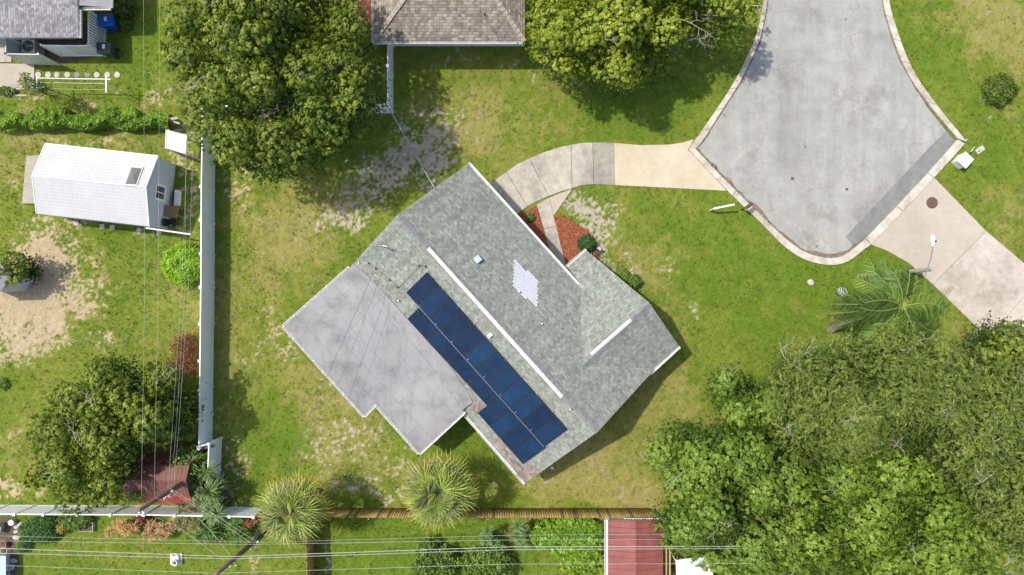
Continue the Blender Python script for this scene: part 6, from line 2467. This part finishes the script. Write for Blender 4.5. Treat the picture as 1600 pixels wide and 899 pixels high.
packs.append(quads_from(pos, N_, ll, ll * .65, palette([(.07, .15, .012), (.14, .26, .016), (.23, .38, .025), (.34, .46, .05)], RNG.random(n) * .8 + (vnoise(X * .05, Yp * .05, 2, 3) - .4) * .4)))
foliage_obj("foliage", packs, hedge)
mb = MB()
for i in range(22):
    q = P(i * 12, 188 + 3 * math.sin(i), 0)
    mb.tube([q, q + Vector((.1, .1, .8))], [.03, .01], 5)
mb.build("stems", M['bark'], hedge)

# spiky plants and shrubs around the poles
RD_ = (.30, .13, .06); RT = (.42, .22, .10)
GR = (.12, .20, .05); GT = (.28, .36, .13)
SG = "spiky plants along the bottom fence"


def spiky(label, cx, cy, n, spread, z, r, col, tip, nl=34):
    sp = []
    for i in range(n):
        sp.append((cx + random.uniform(-1, 1) * spread[0], cy + random.uniform(-1, 1) * spread[1], z * random.uniform(.6, 1.2), r * random.uniform(.8, 1.2), col, tip, nl))
    return rosette_plant("spiky_plant", label, "plant", sp, SG)


random.seed(33)
spiky("orange red spiky plants below the white fence, left group", 192, 822, 9, (22, 10), 1.0, .42, (.44, .27, .10), (.60, .36, .15), 44)
spiky("orange pink spiky plants below the white fence, right group", 255, 828, 10, (24, 11), .9, .42, (.40, .26, .11), (.56, .34, .17), 44)
spiky("dark red leaved plant between the two orange spiky groups", 222, 812, 5, (10, 6), .7, .32, (.18, .06, .03), (.25, .09, .05), 30)
spiky("tall green spiky plants around the foot of the shed side pole", 318, 748, 12, (20, 26), 2.0, .55, GR, GT, 44)
spiky("green and rust spiky plants over the corner of the white fences", 305, 788, 9, (26, 12), 1.7, .5, (.13, .14, .05), (.30, .20, .08), 40)
spiky("green strappy plants between the poles below the fence corner", 345, 822, 14, (38, 16), 1.0, .5, (.08, .17, .03), (.18, .28, .06), 40)
spiky("red and green striped plants right of the fence corner", 388, 815, 6, (14, 7), .7, .35, (.25, .12, .05), (.36, .2, .08), 30)
bush("garden_shrub", "dark leafy shrub covering the upper right of the red brown shed", "bush", 318, 716, 1.25, 2.6, .10, 6200, GREEN_C, lobes=8, rough_=.2)
bush("garden_shrub", "light green sprig growing over the middle of the red brown shed roof", "bush", 248, 750, .75, 3.3, .09, 1000, GREEN_C, lobes=5, rough_=.3)
bush("garden_shrub", "light leafed shrub spilling left of the spiky plants over the bottom bed", "bush", 120, 812, .8, .8, .08, 2600, GREEN_B, lobes=6, sx=1.6, sy=.7)
bush("garden_shrub", "feathery green shrub in the bottom left bed beside the pale stones", "bush", 62, 826, 1.2, .9, .09, 5200, [(.03, .09, .02), (.07, .17, .03), (.12, .24, .05)], lobes=9, sx=1.1, sy=.8, asp=.25)
bush("garden_shrub", "tall grassy shrub under the wires in the bottom left bed", "bush", 48, 846, .6, .6, .08, 1800, [(.05, .12, .02), (.10, .2, .04)], lobes=4, asp=.2)
bush("garden_shrub", "yellow leaved croton in the bottom left bed", "bush", 103, 822, .42, .6, .09, 500, [(.25, .18, .03), (.33, .28, .05), (.2, .08, .03)], asp=.35)
bush("garden_shrub", "dark glossy shrub at the bottom, left one under the wires", "bush", 684, 874, 1.55, 1.7, .085, 7500, GREEN_B, lobes=10, rough_=.2)
bush("garden_shrub", "dark glossy shrub at the bottom, right one under the wires", "bush", 757, 876, 1.45, 1.7, .09, 7000, GREEN_B, lobes=9, rough_=.2)
bush("garden_shrub", "dark shrub at the bottom edge right of the two glossy shrubs", "bush", 793, 884, .7, 1.0, .07, 1800, GREEN_A, lobes=5)
bush("garden_shrub", "large light green broad leaved shrub left of the red metal roof", "bush", 888, 834, 1.95, 1.1, .12, 5200, [(.07, .16, .012), (.13, .26, .015), (.2, .34, .02), (.3, .42, .05)], lobes=13, sx=1.15, sy=.65, asp=.8)
bush("garden_shrub", "yellow green climbing shrub against the left edge of the red metal roof", "bush", 905, 868, 1.5, .9, .11, 3600, [(.10, .19, .012), (.2, .32, .02), (.32, .42, .05)], lobes=11, sx=1.1, sy=.8, asp=.8)
random.seed(50)
spiky("rusty tipped spiky plants just right of the barn shed foot", 290, 812, 8, (20, 10), 1.2, .45, (.16, .18, .06), (.38, .27, .12), 40)
spiky("pale green spiky plants against the lower end of the left vinyl fence", 325, 790, 10, (16, 18), 1.8, .5, (.13, .22, .06), (.30, .38, .16), 40)
bush("garden_shrub", "low green shrub filling the bed under the wires between the poles", "bush", 352, 815, 1.3, .8, .09, 4200, GREEN_C, lobes=9, rough_=.25, asp=.3)
bush("garden_shrub", "leafy green shrub under the pole beside the fence corner", "bush", 318, 770, 1.1, 1.6, .09, 3600, GREEN_B, lobes=8, rough_=.25, asp=.3)
random.seed(40)
spiky("pale green starry leaved plant just below the wooden fence right of the big palm", 785, 838, 12, (32, 20), 1.5, .38, (.10, .20, .05), (.26, .38, .14), 30)
for lo, (x_, y_) in (("small weed clump at the left edge below the grey shed", (8, 600)),):
    bush("weed_clump", lo, "plant", x_, y_, .4, .3, .05, 400, GREEN_C)
